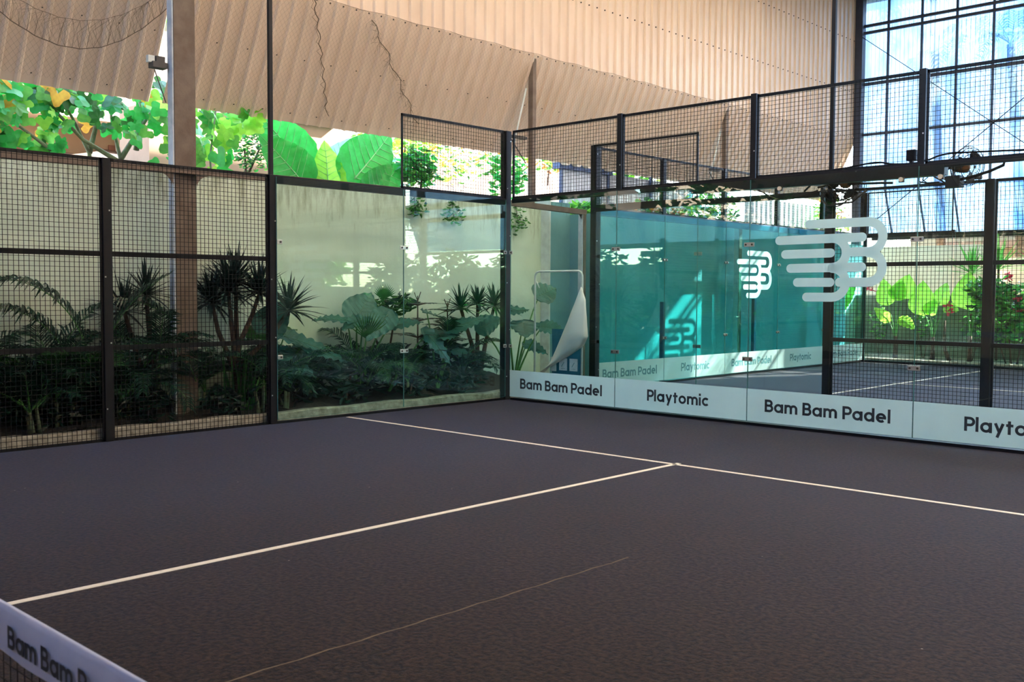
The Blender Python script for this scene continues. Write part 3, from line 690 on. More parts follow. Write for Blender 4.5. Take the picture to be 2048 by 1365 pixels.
for (x0, z0) in ((0.16, 0.40), (0.37, 0.40)):
    mb.tube([(x0+0.05, 0.993, z0+0.06), (x0+0.10, 0.993, z0+0.13)], 0.005, 4); mb.tube([(x0+0.04, 0.993, z0+0.03), (x0+0.12, 0.993, z0+0.03)], 0.003, 4)
mb.box(0.12, 0.42, 0.995, 0.997, 0.66, 0.675); mb.box(0.12, 0.30, 0.995, 0.997, 0.71, 0.73)
mb.build('print_marks', M['ink2'], bn)
# peeled flap, white back side outward
mb = MB(); rows = []
ring = [(0.62, 1.70, 0.64, 1.68), (0.52, 1.44, 0.74, 1.50), (0.38, 1.15, 0.765, 1.25), (0.22, 0.90, 0.77, 0.95), (0.04, 0.62, 0.66, 0.80), (-0.10, 0.42, 0.34, 0.62), (-0.22, 0.28, -0.02, 0.44), (-0.30, 0.20, -0.24, 0.24)]
for i in range(29):
    q = i/28*7; k = min(6, int(q)); fq = q-k; A = ring[k]; B_ = ring[k+1]; v4 = [A[j]+(B_[j]-A[j])*fq for j in range(4)]
    row = []
    for j in range(9):
        s_ = j/8; bulge = 0.16*math.sin(s_*PI)*min(1, q/3)+0.05*math.sin(q)
        row.append((v4[0]+(v4[2]-v4[0])*s_, 0.96-bulge*0.8, v4[1]+(v4[3]-v4[1])*s_))
    rows.append(row)
o = MB().grid(rows).build('peeled_flap', M['cloth'], t, smooth=True); tag(o, 'white reverse of the banner')
sdm = o.modifiers.new('thick', 'SOLIDIFY'); sdm.thickness = 0.002

# ------------------------------------------------------------------ fans, floodlight, cords
def fan(name_label, c, axis, R_, arm):
    c = Vector(c); ax = Vector(axis).normalized(); a = ax.cross(Vector((0, 0, 1))).normalized(); b = a.cross(ax)
    t = thing('wall_fan', name_label, 'fan', c)
    mb = MB()
    for k in range(-3, 4):
        rr = R_*math.cos(k*0.42); mb.tube([c+ax*k*0.035+(a*math.cos(q)+b*math.sin(q))*rr for q in [i*2*PI/28 for i in range(28)]], 0.004, 4, closed=True)
    for i in range(18):
        q = i*2*PI/18; d = a*math.cos(q)+b*math.sin(q)
        mb.tube([c+ax*k*0.035+d*R_*math.cos(k*0.42) for k in range(-3, 4)], 0.0022, 4)
        mb.tube([c+ax*0.12, c+ax*0.105+d*R_*0.45], 0.0022, 4); mb.tube([c-ax*0.12, c-ax*0.105+d*R_*0.45], 0.0022, 4)
    mb.build('cage', M['black'], t)
    mb = MB()
    for i in range(3):
        q0 = i*2*PI/3; rows = []
        for j in range(6):
            rr = 0.06+(R_*0.85-0.06)*j/5; wd = 0.35+0.35*math.sin(j/5*PI*0.8)
            rows.append([c+(a*math.cos(q0+s*wd)+b*math.sin(q0+s*wd))*rr+ax*(0.03*s) for s in (-0.5, 0, 0.5, 1)])
        mb.grid(rows)
    mb.build('blade', M['black'], t, smooth=True)
    mb = MB(); mb.tube([c-ax*0.22, c-ax*0.19, c-ax*0.03, c-ax*0.01], [0.04, 0.075, 0.075, 0.04], 14); mb.build('motor', M['motor'], t, smooth=True)
    mb = MB()
    for seg in arm: mb.tube(seg[0], seg[1], 8)
    mb.build('arm', M['black'], t, smooth=True)
    return t
fan('wall fan tangled with cables on the tall pole of the second court', (4.42, 1.78, 3.02), (0.25, -0.55, -0.80), 0.26,
    [([(4.0, 1.85, 3.04), (4.2, 1.80, 3.06), (4.9, 1.78, 3.03), (5.05, 1.78, 3.02)], 0.016), ([(4.05, 1.85, 2.9), (4.2, 1.7, 2.78), (4.55, 1.7, 2.80), (4.7, 1.8, 2.95)], 0.014),
     ([(4.02, 1.9, 2.5), (4.05, 1.85, 2.8), (4.12, 1.8, 3.0)], 0.02), ([(3.80, 1.85, 3.0), (3.95, 1.8, 3.10), (4.3, 1.75, 3.12)], 0.014)])
fan('wall fan with a looped bracket beside the second mesh post', (6.02, 1.62, 3.13), (0.85, -0.45, -0.15), 0.24,
    [([(5.72, 1.7, 3.02), (5.70, 1.68, 3.10), (5.9, 1.6, 3.17), (6.3, 1.55, 3.2), (6.48, 1.5, 3.16), (6.46, 1.5, 3.10), (6.3, 1.55, 3.05), (6.05, 1.62, 3.0), (5.80, 1.7, 2.98), (5.72, 1.7, 3.02)], 0.018),
     ([(6.08, 1.9, 3.02), (6.0, 1.7, 3.02)], 0.025)])
t = thing('power_box', 'black power box hanging below the looped fan bracket', 'box', (5.85, 1.7, 2.95))
mb = MB(); mb.box(5.76, 5.93, 1.62, 1.78, 2.90, 3.04); bevel(mb.build('box_body', M['black'], t))
mb = MB(); mb.tube([(5.76, 1.7, 2.95), (5.6, 1.7, 3.05), (5.5, 1.7, 3.15), (5.46, 1.7, 3.02), (5.55, 1.7, 2.95), (5.68, 1.7, 2.94), (5.66, 1.7, 2.98), (5.5, 1.7, 2.98), (5.42, 1.7, 3.0)], 0.009, 5); mb.build('cord', M['wire'], t, smooth=True)
t = thing('floodlight', 'small black floodlight on the near beam beside the third short post', 'floodlight', (6.0, 0.1, 3.06))
mb = MB(); mb.box(5.93, 6.03, 0.03, 0.12, 3.05, 3.17); bevel(mb.build('housing', M['black'], t), 0.01)
mb = MB(); mb.box(5.94, 6.02, 0.024, 0.03, 3.06, 3.16); mb.build('lens', M['wire'], t)
mb = MB(); mb.box(5.96, 6.0, 0.05, 0.09, 3.0, 3.05); mb.build('foot', M['black'], t)
def cord(label, pts, rad):
    # smooth the polyline
    P = [Vector(p) for p in pts]
    for _ in range(3):
        Q = [P[0]]
        for i in range(len(P)-1): Q += [P[i]*0.75+P[i+1]*0.25, P[i]*0.25+P[i+1]*0.75]
        P = Q+[P[-1]]
    return tag(MB().tube(P, rad, 5).build('cable', M['wire'], smooth=True), label, 'cable')
cord('black cord running down beside the tall pole to the floor', [(4.15, 1.93, 2.9), (4.16, 1.93, 2.2), (4.13, 1.93, 1.5), (4.12, 1.93, 1.0), (4.16, 1.93, 0.75), (4.20, 1.93, 0.45), (4.16, 1.93, 0.1), (4.12, 1.93, 0.02)], 0.009)
cord('slack black cable sagging between the near beam and the fan', [(3.0, 1.85, 3.12), (3.25, 1.85, 2.98), (3.4, 1.85, 2.90), (3.7, 1.85, 2.92), (4.0, 1.85, 3.0)], 0.011)
cord('thin cable wavering along the top of the near beam', [(4.6, 0.07, 3.01), (5.2, 0.07, 3.03), (5.6, 0.07, 3.08), (5.75, 0.07, 3.03), (6.1, 0.07, 3.02), (6.3, 0.07, 3.10), (6.6, 0.07, 3.09), (7.2, 0.07, 3.06), (8, 0.07, 3.05)], 0.010)
tg = random.Random(5)
for k in range(3):
    pts = [(4.0+0.5*tg.random(), 1.8+0.1*tg.random(), 2.75+0.45*tg.random()) for _ in range(6)]
    cord(['coiled cable above the first fan', 'knotted cable hanging below the first fan', 'loose cable loop around the first fan arm'][k], pts, 0.010)

# ------------------------------------------------------------------ plant builders
RP = random.Random(11)
def V(*a): return Vector(a)
def frond_mesh(base, az, length, rise, droop, ll, n=26, lw=0.018, rnd=None, v=0.35, side_droop=0.35):
    """pinnate palm leaf: curved rachis with paired leaflets; returns a MB"""
    rnd = rnd or RP; mb = MB(); h = V(math.cos(az), math.sin(az), 0); base = Vector(base)
    pts = []; p = Vector(base); ang = rise
    N_ = 18; d = length/N_
    for i in range(N_+1):
        pts.append(p.copy()); ang_i = rise-droop*(i/N_)**1.5
        p = p+(h*math.cos(ang_i)+V(0, 0, 1)*math.sin(ang_i))*d
    mb.tube(pts, [0.011*(1-0.8*i/N_) for i in range(N_+1)], 5, m=0)
    sd_ = h.cross(V(0, 0, 1))
    for i in range(n):
        q = 0.22+0.78*i/(n-1); x = q*N_; k = min(N_-1, int(x)); c = pts[k].lerp(pts[k+1], x-k); t = (pts[k+1]-pts[k]).normalized()
        up = sd_.cross(t).normalized(); L_ = ll*(0.35+0.65*math.sin(min(1, (q-0.12)*1.25)*PI*0.95))*rnd.uniform(0.9, 1.08)
        for s in (-1, 1):
            dirn = (sd_*s*0.82+t*(0.45+0.5*q)+up*v*rnd.uniform(0.5, 1.3)).normalized()
            m1 = c+dirn*L_*0.5; e = c+dirn*L_-V(0, 0, L_*side_droop*rnd.uniform(0.6, 1.3)); wv = t*lw*rnd.uniform(0.8, 1.1)
            mb.quad(c-wv*0.4, m1-wv, m1+wv, c+wv*0.4, m=1); mb.quad(m1-wv, e, m1+wv, m=1)
    return mb
def palm(name, label, loc, nfr, length, ll, mats, stems=3, h=0.35, az0=0, spread=1.0, group=None, fr=None, cat='palm'):
    t = thing(name, label, cat, loc, group); x, y, z = loc
    heads = []
    for s in range(stems):
        a = RP.uniform(0, 6.3); r_ = 0.12*(s > 0); b = V(x+r_*math.cos(a), y+r_*math.sin(a), z-0.04); e = b+V(0.05*math.cos(a), 0.05*math.sin(a), h*RP.uniform(0.7, 1.2))
        mb = MB().tube([b, (b+e)/2+V(0.01, 0, 0), e], [0.028, 0.022, 0.020], 8); mb.build('stem', M['gbark'], t, smooth=True); heads.append(e)
    for i in range(nfr):
        e = heads[i % stems]; a = az0+i*2.4+RP.uniform(-.2, .2); rise = RP.uniform(0.75, 1.45)
        mb = frond_mesh(e, a, length*RP.uniform(0.75, 1.1), rise*spread, RP.uniform(1.1, 2.0), ll*RP.uniform(0.85, 1.1))
        mb.build('frond', [M['petiole'], mats[i % len(mats)]], t)
    for args in (fr or []):
        mb = frond_mesh(*args[:-1]); mb.build('frond', [M['petiole'], M[args[-1]]], t)
    return t
def strap_head(c, n, L_, w, mb, up=0.5, droop=0.5, rnd=None, m=0):
    rnd = rnd or RP; c = Vector(c)
    for i in range(n):
        a = i*2.399+rnd.uniform(-.2, .2); el = (i/n)*1.6-0.35+rnd.uniform(-.12, .12)+up*0.25
        h = V(math.cos(a), math.sin(a), 0); d = h*math.cos(el)+V(0, 0, 1)*math.sin(el); s = h.cross(V(0, 0, 1)); LL = L_*rnd.uniform(0.75, 1.1)
        P = []
        for k in range(6):
            q = k/5; P.append(c+d*LL*q-V(0, 0, 1)*LL*droop*0.45*q*q*math.cos(el))
        W_ = [0.35, 0.9, 1.0, 0.8, 0.5, 0.03]; nrm = s.cross(d).normalized()
        for k in range(5):
            a0, a1 = P[k], P[k+1]; w0, w1 = W_[k]*w/2, W_[k+1]*w/2
            mb.quad(a0-s*w0+nrm*w0*0.4, a1-s*w1+nrm*w1*0.4, a1, a0, m=m); mb.quad(a0, a1, a1+s*w1+nrm*w1*0.4, a0+s*w0+nrm*w0*0.4, m=m)
    return mb
def ear_leaf(base, tip, nrm, width, curl=0.1, wave=0.02, folds=True, m=0, vm=1, cup=0.0, lobes=0.22):
    """big heart shaped leaf with raised midrib and side veins; base = petiole joint"""
    mb = MB(); base = Vector(base); tip = Vector(tip); ax = tip-base; L_ = ax.length; ax.normalize()
    nrm = Vector(nrm); nrm = (nrm-ax*nrm.dot(ax)).normalized(); sd_ = ax.cross(nrm).normalized()
    NU, NV = 26, 9
    def P(q, s):   # q along -lobes..1, s -1..1
        qq = (q+lobes)/(1+lobes); w = math.sin(min(1, qq*1.02)**0.62*PI)**0.75 if 0 < qq < 1 else 0
        w = w*width/2*(1-0.15*q)
        along = q*L_; cr = s*w
        if q < 0: cr = cr if abs(s) > 0.12 else (0.12 if s >= 0 else -0.12)*w
        fold = 0.010*math.sin((q*L_-abs(cr)*0.8)/L_*9*2*PI)*min(1, abs(cr)/(width*0.15)) if folds else 0
        edge = wave*math.sin(q*31+s*5)*abs(s)**3
        return base+ax*(along+0.10*abs(cr))+sd_*cr+nrm*(-curl*L_*max(0, q)**2-cup*(cr*cr)/(width)+fold*L_*0.8+edge+abs(cr)*0.10)
    for sgn in (-1, 1):
        rows = [[P(-lobes+(1+lobes)*i/NU, sgn*(j/NV)) for j in range(NV+1)] for i in range(NU+1)]
        mb.grid(rows, m=m)
    off = nrm*0.004
    for o_ in (off, -off):
        mb.tube([P(q/10, 0.001)+o_ for q in range(0, 11)], [0.010*(L_)*(1.05-q/10)+0.0012 for q in range(11)], 5, m=vm)
        for k in range(7):
            q0 = 0.02+k*0.125
            for s in (-1, 1):
                pts = [P(min(0.97, q0+0.16*(1-q0)*t_*1.3), s*t_*0.97)+o_ for t_ in [0, .25, .5, .75, 1]]
                mb.tube(pts, [0.0042*L_*(1.2-t_) for t_ in [0, .25, .5, .75, 1]], 4, m=vm)
    return mb
def taro(name, label, loc, leaves, mat='taro', vein='veindark', group=None, cat='elephant ear plant'):
    """leaves: (base point, tip point, normal, width[, mat])"""
    t = thing(name, label, cat, loc, group); x, y, z = loc
    for lf in leaves:
        b, tp, nr, w = lf[:4]; mt = lf[4] if len(lf) > 4 else mat
        if mat == 'taro': w *= 1.3
        mb = ear_leaf(b, tp, nr, w, curl=0.12, wave=0.018); L = mb.build('leaf', [M[mt], M[vein]], t, smooth=True)
        b = Vector(b); c = V(x, y, z); mid = c.lerp(b, 0.55)+V(0, 0, 0.18*(b-c).length)
        pts = [c.lerp(mid, q/4).lerp(mid.lerp(b, q/4), q/4) for q in range(5)]
        mb = MB().tube([c+V(0, 0, -0.04)]+pts, [0.022, 0.02, 0.017, 0.014, 0.011, 0.009], 6); mb.build('stalk', M['petiole'], t, smooth=True)
    return t
def leaf_cluster(mb, c, rad, n, size, rnd=None, m=0, ms=1, flat=0.6, asp=0.5):
    rnd = rnd or RP; c = Vector(c)
    for i in range(n):
        while True:
            p = V(rnd.uniform(-1, 1), rnd.uniform(-1, 1), rnd.uniform(-1, 1))
            if 0.2 < p.length < 1: break
        p = c+V(p.x*rad[0], p.y*rad[1], p.z*rad[2]); a = rnd.uniform(0, 6.28)
        d = V(math.cos(a), math.sin(a), rnd.uniform(-0.7, 0.5)).normalized(); s = d.cross(V(rnd.uniform(0.0, 1.2), rnd.uniform(-1, 0.6), rnd.uniform(-.3, 1.1))).normalized(); L_ = size*rnd.uniform(0.6, 1.25); w = L_*asp*0.5
        n_ = s.cross(d)*(-L_*0.10); mm = rnd.randrange(ms) if ms > 1 else m
        mb.quad(p, p+d*L_*0.35+s*w+n_, p+d*L_*0.75+s*w*0.7+n_, p+d*L_-n_, m=mm); mb.quad(p, p+d*L_-n_, p+d*L_*0.75-s*w*0.7+n_, p+d*L_*0.35-s*w+n_, m=mm)
    return mb
def palmate(mb, c, d, nrm, R_, lob=5, m=0):
    c = Vector(c); d = Vector(d).normalized(); nrm = Vector(nrm); nrm = (nrm-d*nrm.dot(d)).normalized(); s = d.cross(nrm)
    K = lob*6; rim = []
    for i in range(K+1):
        th = -2.5+5.0*i/K; rr = R_*(0.84+0.16*math.cos((i/K-0.5)*lob*2*PI))*(0.75+0.25*math.cos(th*0.6))
        rim.append(c+d*math.cos(th)*rr+s*math.sin(th)*rr-nrm*0.18*rr*rr/R_)
    for i in range(K): mb.quad(c, rim[i], rim[i+1], m=m)
def shrub(name, label, cat, loc, clusters, mats, stems=(), bark='bark', group=None, size=0.12, asp=0.5, stemr=0.02, kindleaf=None):
    t = thing(name, label, cat, loc, group); mb = MB()
    for (c, rad, n) in clusters: leaf_cluster(mb, c, rad, n, size, ms=len(mats), asp=asp)
    tag(mb.build('foliage', [M[q] for q in mats], t), kind='stuff' if kindleaf else None)
    if stems:
        mb = MB()
        for s in stems: mb.tube(s, [stemr*(1-0.5*i/len(s)) for i in range(len(s))], 6)
        mb.build('stem', M[bark], t, smooth=True)
    return t

# ------------------------------------------------------------------ planting along the left wall
CLAMP = (-1.485, -0.045)
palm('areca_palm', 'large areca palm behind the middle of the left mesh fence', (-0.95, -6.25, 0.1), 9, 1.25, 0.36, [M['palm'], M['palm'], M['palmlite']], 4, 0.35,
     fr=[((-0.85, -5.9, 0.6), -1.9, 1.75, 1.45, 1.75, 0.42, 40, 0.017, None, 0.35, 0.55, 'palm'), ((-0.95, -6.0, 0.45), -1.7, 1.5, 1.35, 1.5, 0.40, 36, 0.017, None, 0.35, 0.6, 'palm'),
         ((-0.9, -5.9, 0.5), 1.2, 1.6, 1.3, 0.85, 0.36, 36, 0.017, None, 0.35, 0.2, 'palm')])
palm('areca_palm', 'spreading dark areca palm at the left edge of the view', (-0.8, -7.15, 0.1), 11, 1.25, 0.36, [M['palm']], 4, 0.3)
palm('areca_palm', 'areca palm with fronds reaching the left face of the rust column', (-1.05, -5.15, 0.1), 9, 1.15, 0.34, [M['palm']], 3, 0.55,
     fr=[((-0.95, -4.6, 1.0), -1.65, 1.3, 0.85, 1.3, 0.38, 32, 0.018, None, 0.3, 0.5, 'palm')])
palm('areca_palm', 'low feathery palm behind the first side glass panel', (-0.9, -3.35, 0.1), 10, 0.95, 0.32, [M['palm']], 3, 0.25)
palm('areca_palm', 'feathery palm in the middle of the side glass', (-0.85, -2.15, 0.1), 10, 1.05, 0.34, [M['palm'], M['palm'], M['palmlite']], 3, 0.35)
palm('areca_palm', 'small feathery palm behind the glass joint', (-0.6, -1.45, 0.1), 7, 0.7, 0.26, [M['palm']], 2, 0.3)
palm('areca_palm', 'dark feathery palm in front of the corner post', (-0.8, -0.25, 0.1), 8, 0.95, 0.32, [M['palm']], 3, 0.4)
# branching strap-leaved tree right of the column
def strap_tree(label, loc, heads, root, L_=0.42, w=0.042, n=52, mat='strap'):
    t = thing('dracaena', label, 'dracaena', loc); mb = MB()
    for h_, path in heads: mb.tube(path+[h_], [0.045-0.022*i/len(path) for i in range(len(path)+1)], 7)
    mb.build('trunk', M['bark'], t, smooth=True)
    for h_, _ in heads:
        m_ = MB(); strap_head(h_, n, L_*RP.uniform(0.9, 1.12), w, m_, 0.6, 0.55); m_.build('leaf_crown', M[mat], t)
    return t
B0 = (-1.0, -3.95, 0.05)
strap_tree('branching dark dracaena between the rust column and the side glass', B0,
           [((-1.05, -4.05, 1.60), [B0, (-1.0, -3.98, 0.6), (-1.0, -4.02, 1.0)]), ((-0.85, -3.72, 1.58), [B0, (-1.0, -3.98, 0.6), (-0.95, -3.95, 0.95), (-0.9, -3.8, 1.3)]),
            ((-1.2, -3.85, 1.72), [B0, (-1.02, -3.95, 0.8), (-1.15, -3.88, 1.3)]), ((-1.1, -4.25, 1.45), [B0, (-1.0, -3.98, 0.55), (-1.05, -4.2, 1.1)]),
            ((-0.65, -3.42, 1.35), [B0, (-0.95, -3.9, 0.7), (-0.75, -3.6, 1.05)])], B0, 0.60, 0.046, 64)
strap_tree('dark dracaena left of the rust column', (-1.15, -5.0, 0.05), [((-1.15, -5.1, 1.55), [(-1.15, -5.0, 0.05), (-1.15, -5.05, 0.9)]), ((-1.2, -5.35, 1.35), [(-1.15, -5.0, 0.05), (-1.18, -5.2, 0.8)])], None, 0.5, 0.04, 40)
strap_tree('spiky green dracaena beside the corner post', (-0.95, 0.30, 0.05), [((-0.95, 0.30, 1.42), [(-0.95, 0.30, 0.05), (-0.93, 0.28, 0.8)]), ((-0.9, 0.62, 1.38), [(-0.95, 0.30, 0.05), (-0.92, 0.45, 0.8)]), ((-1.0, -0.02, 1.35), [(-0.95, 0.30, 0.05), (-0.98, 0.2, 0.8)])], None, 0.42, 0.045, 46, 'palm')
for (x, y, lab, n) in ((-1.15, -6.75, 'bushy areca palm against the wall behind the left mesh', 12), (-0.7, -6.55, 'low dark areca palm close to the mesh at the left', 11), (-0.75, -5.65, 'low dark areca palm beside the left mesh post', 11), (-1.15, -5.75, 'areca palm against the wall behind the left mesh post', 11), (-0.7, -7.7, 'dark areca palm outside the left edge of the view', 10), (-1.1, -4.55, 'low dark palm hidden behind the foot of the rust column', 8), (-0.6, -3.9, 'low dark palm beside the black post of the side glass', 9), (-1.1, -2.8, 'low palm against the wall behind the first side glass panel', 9)):
    palm('areca_palm', lab, (x, y, 0.1), n, 1.0, 0.34, [M['palm']], 3, 0.3, spread=0.85)
for (y, lab) in ((-7.0, 'dark undergrowth at the far left of the planting bed'), (-6.2, 'dark undergrowth below the large areca palm'), (-5.5, 'dark undergrowth left of the rust column'), (-3.2, 'dark undergrowth behind the first side glass panel'), (-2.2, 'dark undergrowth near the glass joint'), (-1.0, 'dark undergrowth right of the glass joint'), (-0.1, 'dark undergrowth by the corner post')):
    shrub('undergrowth', lab, 'plant', (-1.0, y, 0.1), [((-1.0, y, 0.45), (0.35, 0.5, 0.38), 260)], ['palm', 'strap', 'palm'], [[(-1.0, y, 0.05), (-1.0, y+0.05, 0.5)]], size=0.24, asp=0.16)
# elephant ears behind the glass
taro('elephant_ear', 'grey green elephant ear leaning into the first side glass panel', (-0.95, -3.55, 0.1),
     [((-0.75, -3.42, 1.02), (-0.55, -2.85, 0.86), (0.5, 0, 1), 0.36), ((-0.65, -3.2, 0.90), (-0.5, -2.55, 0.72), (0.6, 0, 1), 0.34), ((-0.7, -3.5, 0.80), (-0.45, -3.1, 0.52), (0.6, -0.2, 1), 0.30),
      ((-0.9, -3.75, 1.05), (-0.9, -3.1, 1.16), (0.5, 0, 1), 0.30, 'palmlite'), ((-0.9, -3.62, 1.10), (-0.85, -3.25, 1.50), (0.9, -0.4, 0.1), 0.36)])
taro('elephant_ear', 'tall elephant ear left of the glass joint', (-1.0, -2.05, 0.1),
     [((-1.0, -2.05, 1.22), (-1.05, -1.72, 1.62), (0.9, -0.3, 0.5), 0.44), ((-0.95, -2.25, 1.20), (-0.9, -2.85, 1.28), (0.4, 0, 1), 0.22), ((-0.8, -1.65, 1.28), (-0.7, -2.1, 0.95), (0.7, 0.1, 1), 0.32), ((-0.9, -2.0, 1.22), (-0.8, -2.45, 1.12), (0.4, 0, 1), 0.25), ((-0.8, -1.6, 1.12), (-0.6, -1.15, 1.22), (0.5, 0, 1), 0.26)])
taro('elephant_ear', 'drooping pale elephant ear right of the glass joint', (-0.95, -1.55, 0.1),
     [((-0.7, -0.98, 0.98), (-0.5, -0.62, 0.55), (0.9, 0.2, 0.5), 0.30), ((-0.75, -0.75, 0.95), (-0.7, -0.30, 1.02), (0.4, 0, 1), 0.30)])
taro('elephant_ear', 'broad elephant ear leaves in front of the corner post', (-0.95, -0.55, 0.1),
     [((-0.75, -0.45, 1.05), (-0.55, 0.12, 1.28), (0.5, -0.3, 1), 0.26), ((-0.8, -0.9, 1.30), (-0.8, -0.5, 1.22), (0.3, 0, 1), 0.26), ((-0.85, -0.2, 1.1), (-0.75, -0.65, 1.0), (0.5, 0.1, 1), 0.28), ((-0.85, -0.35, 0.72), (-0.6, 0.05, 0.6), (0.5, 0, 1), 0.3)])
taro('elephant_ear', 'elephant ear leaves beside the banner stand', (-0.95, 1.15, 0.1),
     [((-0.95, 1.75, 1.55), (-0.9, 2.15, 1.72), (0.8, -0.6, 0.6), 0.36), ((-0.75, 0.75, 1.30), (-0.7, 1.25, 1.38), (0.4, -0.4, 1), 0.28), ((-0.65, 1.05, 1.12), (-0.5, 0.95, 0.90), (0.8, -0.5, 0.7), 0.40),
      ((-0.6, 1.45, 1.05), (-0.25, 1.65, 0.98), (0.3, -0.4, 1), 0.34), ((-0.8, 0.2, 1.05), (-0.55, 0.45, 1.22), (0.7, -0.5, 0.6), 0.30), ((-0.9, 1.4, 0.75), (-0.6, 1.6, 0.62), (0.4, -0.4, 1), 0.26)])
# layered fern-like young conifers (horizontal whorls)
def whorl(label, loc, h, mat='palm'):
    t = thing('layered_conifer', label, 'conifer', loc); x, y, z = loc
    mb = MB().tube([(x, y, z-0.04), (x, y, h)], [0.02, 0.008], 6); mb.tube([(x, y, h-0.08), (x-0.02, y-0.05, h+0.05)], 0.007, 5); mb.tube([(x, y, h-0.08), (x, y+0.06, h+0.06)], 0.007, 5); mb.build('trunk', M['bark'], t, smooth=True)
    k = 0; zz = h-0.14
    while zz > 0.55:
        R_ = 0.18+0.28*(h-zz); m_ = MB()
        for i in range(6):
            f_ = frond_mesh((x, y, zz), i*1.05+k*0.4, R_*1.35, 0.25, 0.4, 0.13, 16, 0.014, None, 0.05, 0.15); n0 = len(m_.v); m_.v += f_.v; m_.f += [tuple(a+n0 for a in q) for q in f_.f]; m_.mi += f_.mi
        m_.build('branch_tier', [M['bark'], M[mat]], t); zz -= 0.24; k += 1
whorl('dark layered conifer between the glass joint and the corner', (-0.95, -0.95, 0.1), 1.55)
whorl('dark layered conifer just left of the corner post', (-1.0, -0.30, 0.1), 1.45)
shrub('leafy_shrub', 'glossy leafy shrub above the elephant ears at the glass joint', 'shrub', (-1.1, -1.35, 0.1), [((-1.1, -1.25, 1.42), (0.2, 0.42, 0.16), 150), ((-1.05, -1.6, 1.2), (0.2, 0.35, 0.2), 90)], ['palm', 'palmlite'], [[(-1.1, -1.35, 0.05), (-1.08, -1.4, 0.7), (-1.1, -1.25, 1.3)], [(-1.1, -1.35, 0.3), (-1.1, -1.7, 1.1)]], size=0.15, asp=0.35)
t = thing('fan_palm', 'bright young fan shaped palm below the elephant ears', 'palm', (-0.85, -2.15, 0.1))
m_ = MB(); 
for (cy, cz, sp) in ((-2.05, 0.95, 0.0), (-1.75, 1.5, 0.2)):
    for i in range(16):
        a = PI/2+(-1.1+2.2*i/15); d = V(0.2, math.cos(a)*1.0, math.sin(a)).normalized(); c = V(-0.78, cy, cz); s = d.cross(V(1, 0, 0)).normalized()*0.011; L_ = 0.40 if sp == 0 else 0.24
        m_.quad(c-s*0.4, c+d*L_*0.6-s, c+d*L_, c+d*L_*0.6+s, c+s*0.4)
m_.build('leaf_blade', M['palmlite'], t)
MB().tube([(-0.85, -2.15, 0.05), (-0.8, -2.1, 0.6), (-0.78, -2.05, 0.95)], 0.012, 6).build('stalk', M['petiole'], t)
for i, (y, x, lab) in enumerate(((-4.35, -0.55, 'low ground plants at the foot of the rust column'), (-2.6, -0.55, 'low ground plants behind the first side glass panel'), (-0.4, -0.5, 'rosette of broad leaves at the soil near the corner'), (-5.4, -0.6, 'low ferny plants left of the column base'), (-1.5, -0.5, 'small leafy plants below the glass joint'))):
    shrub('ground_plant', lab, 'plant', (x, y, 0.1), [((x, y, 0.28), (0.22, 0.36, 0.18), 70)], ['palm', 'palm', 'strap'], [[(x, y, 0.05), (x, y+0.05, 0.3)]], size=0.16, asp=0.3)
t = thing('grass_clump', 'tall bright blades rising beside the rust column base', 'plant', (-0.7, -4.15, 0.1)); m_ = MB()
for i in range(16):
    y = -4.2+RP.uniform(-.15, .25); e = V(-0.7+RP.uniform(-.15, .2), y+RP.uniform(-.25, .25), RP.uniform(0.7, 1.1)); b = V(-0.7, y, 0.05); s = V(0, 0.012, 0); m_.quad(b-s, (b+e)/2-s*1.2, e, (b+e)/2+s*1.2, b+s)
m_.build('blade', M['palmlite'], t)
t = thing('agave', 'spiky rosette low behind the side glass near the corner', 'plant', (-0.6, -0.35, 0.12)); m_ = MB(); strap_head((-0.6, -0.35, 0.30), 24, 0.40, 0.05, m_, 0.9, 0.3); m_.build('leaf_crown', M['palm'], t)
MB().tube([(-0.6, -0.35, 0.05), (-0.6, -0.35, 0.32)], 0.03, 7).build('stem', M['bark'], t)
CLAMP = None
for (y, lab, dz) in ((-0.55, 'small fern tuft hanging from the top of the garden wall', 0), (0.25, 'trailing fern on the garden wall just left of the corner post', 0.05), (1.75, 'green creeper hanging over the garden wall by the white pier', 0.1)):
    shrub('wall_fern', lab, 'fern', (-1.46, y, 3.0), [((-1.44, y, 2.92-dz), (0.06, 0.22, 0.16+dz), 70)], ['palmlite', 'bright'], [[(-1.5, y, 3.13), (-1.45, y, 2.8)]], size=0.09, asp=0.4, stemr=0.006)

# ------------------------------------------------------------------ outside beyond the garden wall
# raised terrace of dry earth
rows = []
for i in range(66):
    y = -17+i*0.47
    rows.append([(x, y, 2.75+0.42*(-x-1.8)*0.5+0.12*math.sin(y*1.7+x)+0.15*RP.random()+max(0, -x-9)*0.45) for x in [-1.8-0.7*k for k in range(30)]])
tag(MB().grid(rows).build('ground', M['earth'], smooth=True), 'dry sunlit earth slope beyond the garden wall', 'ground', kind='structure')
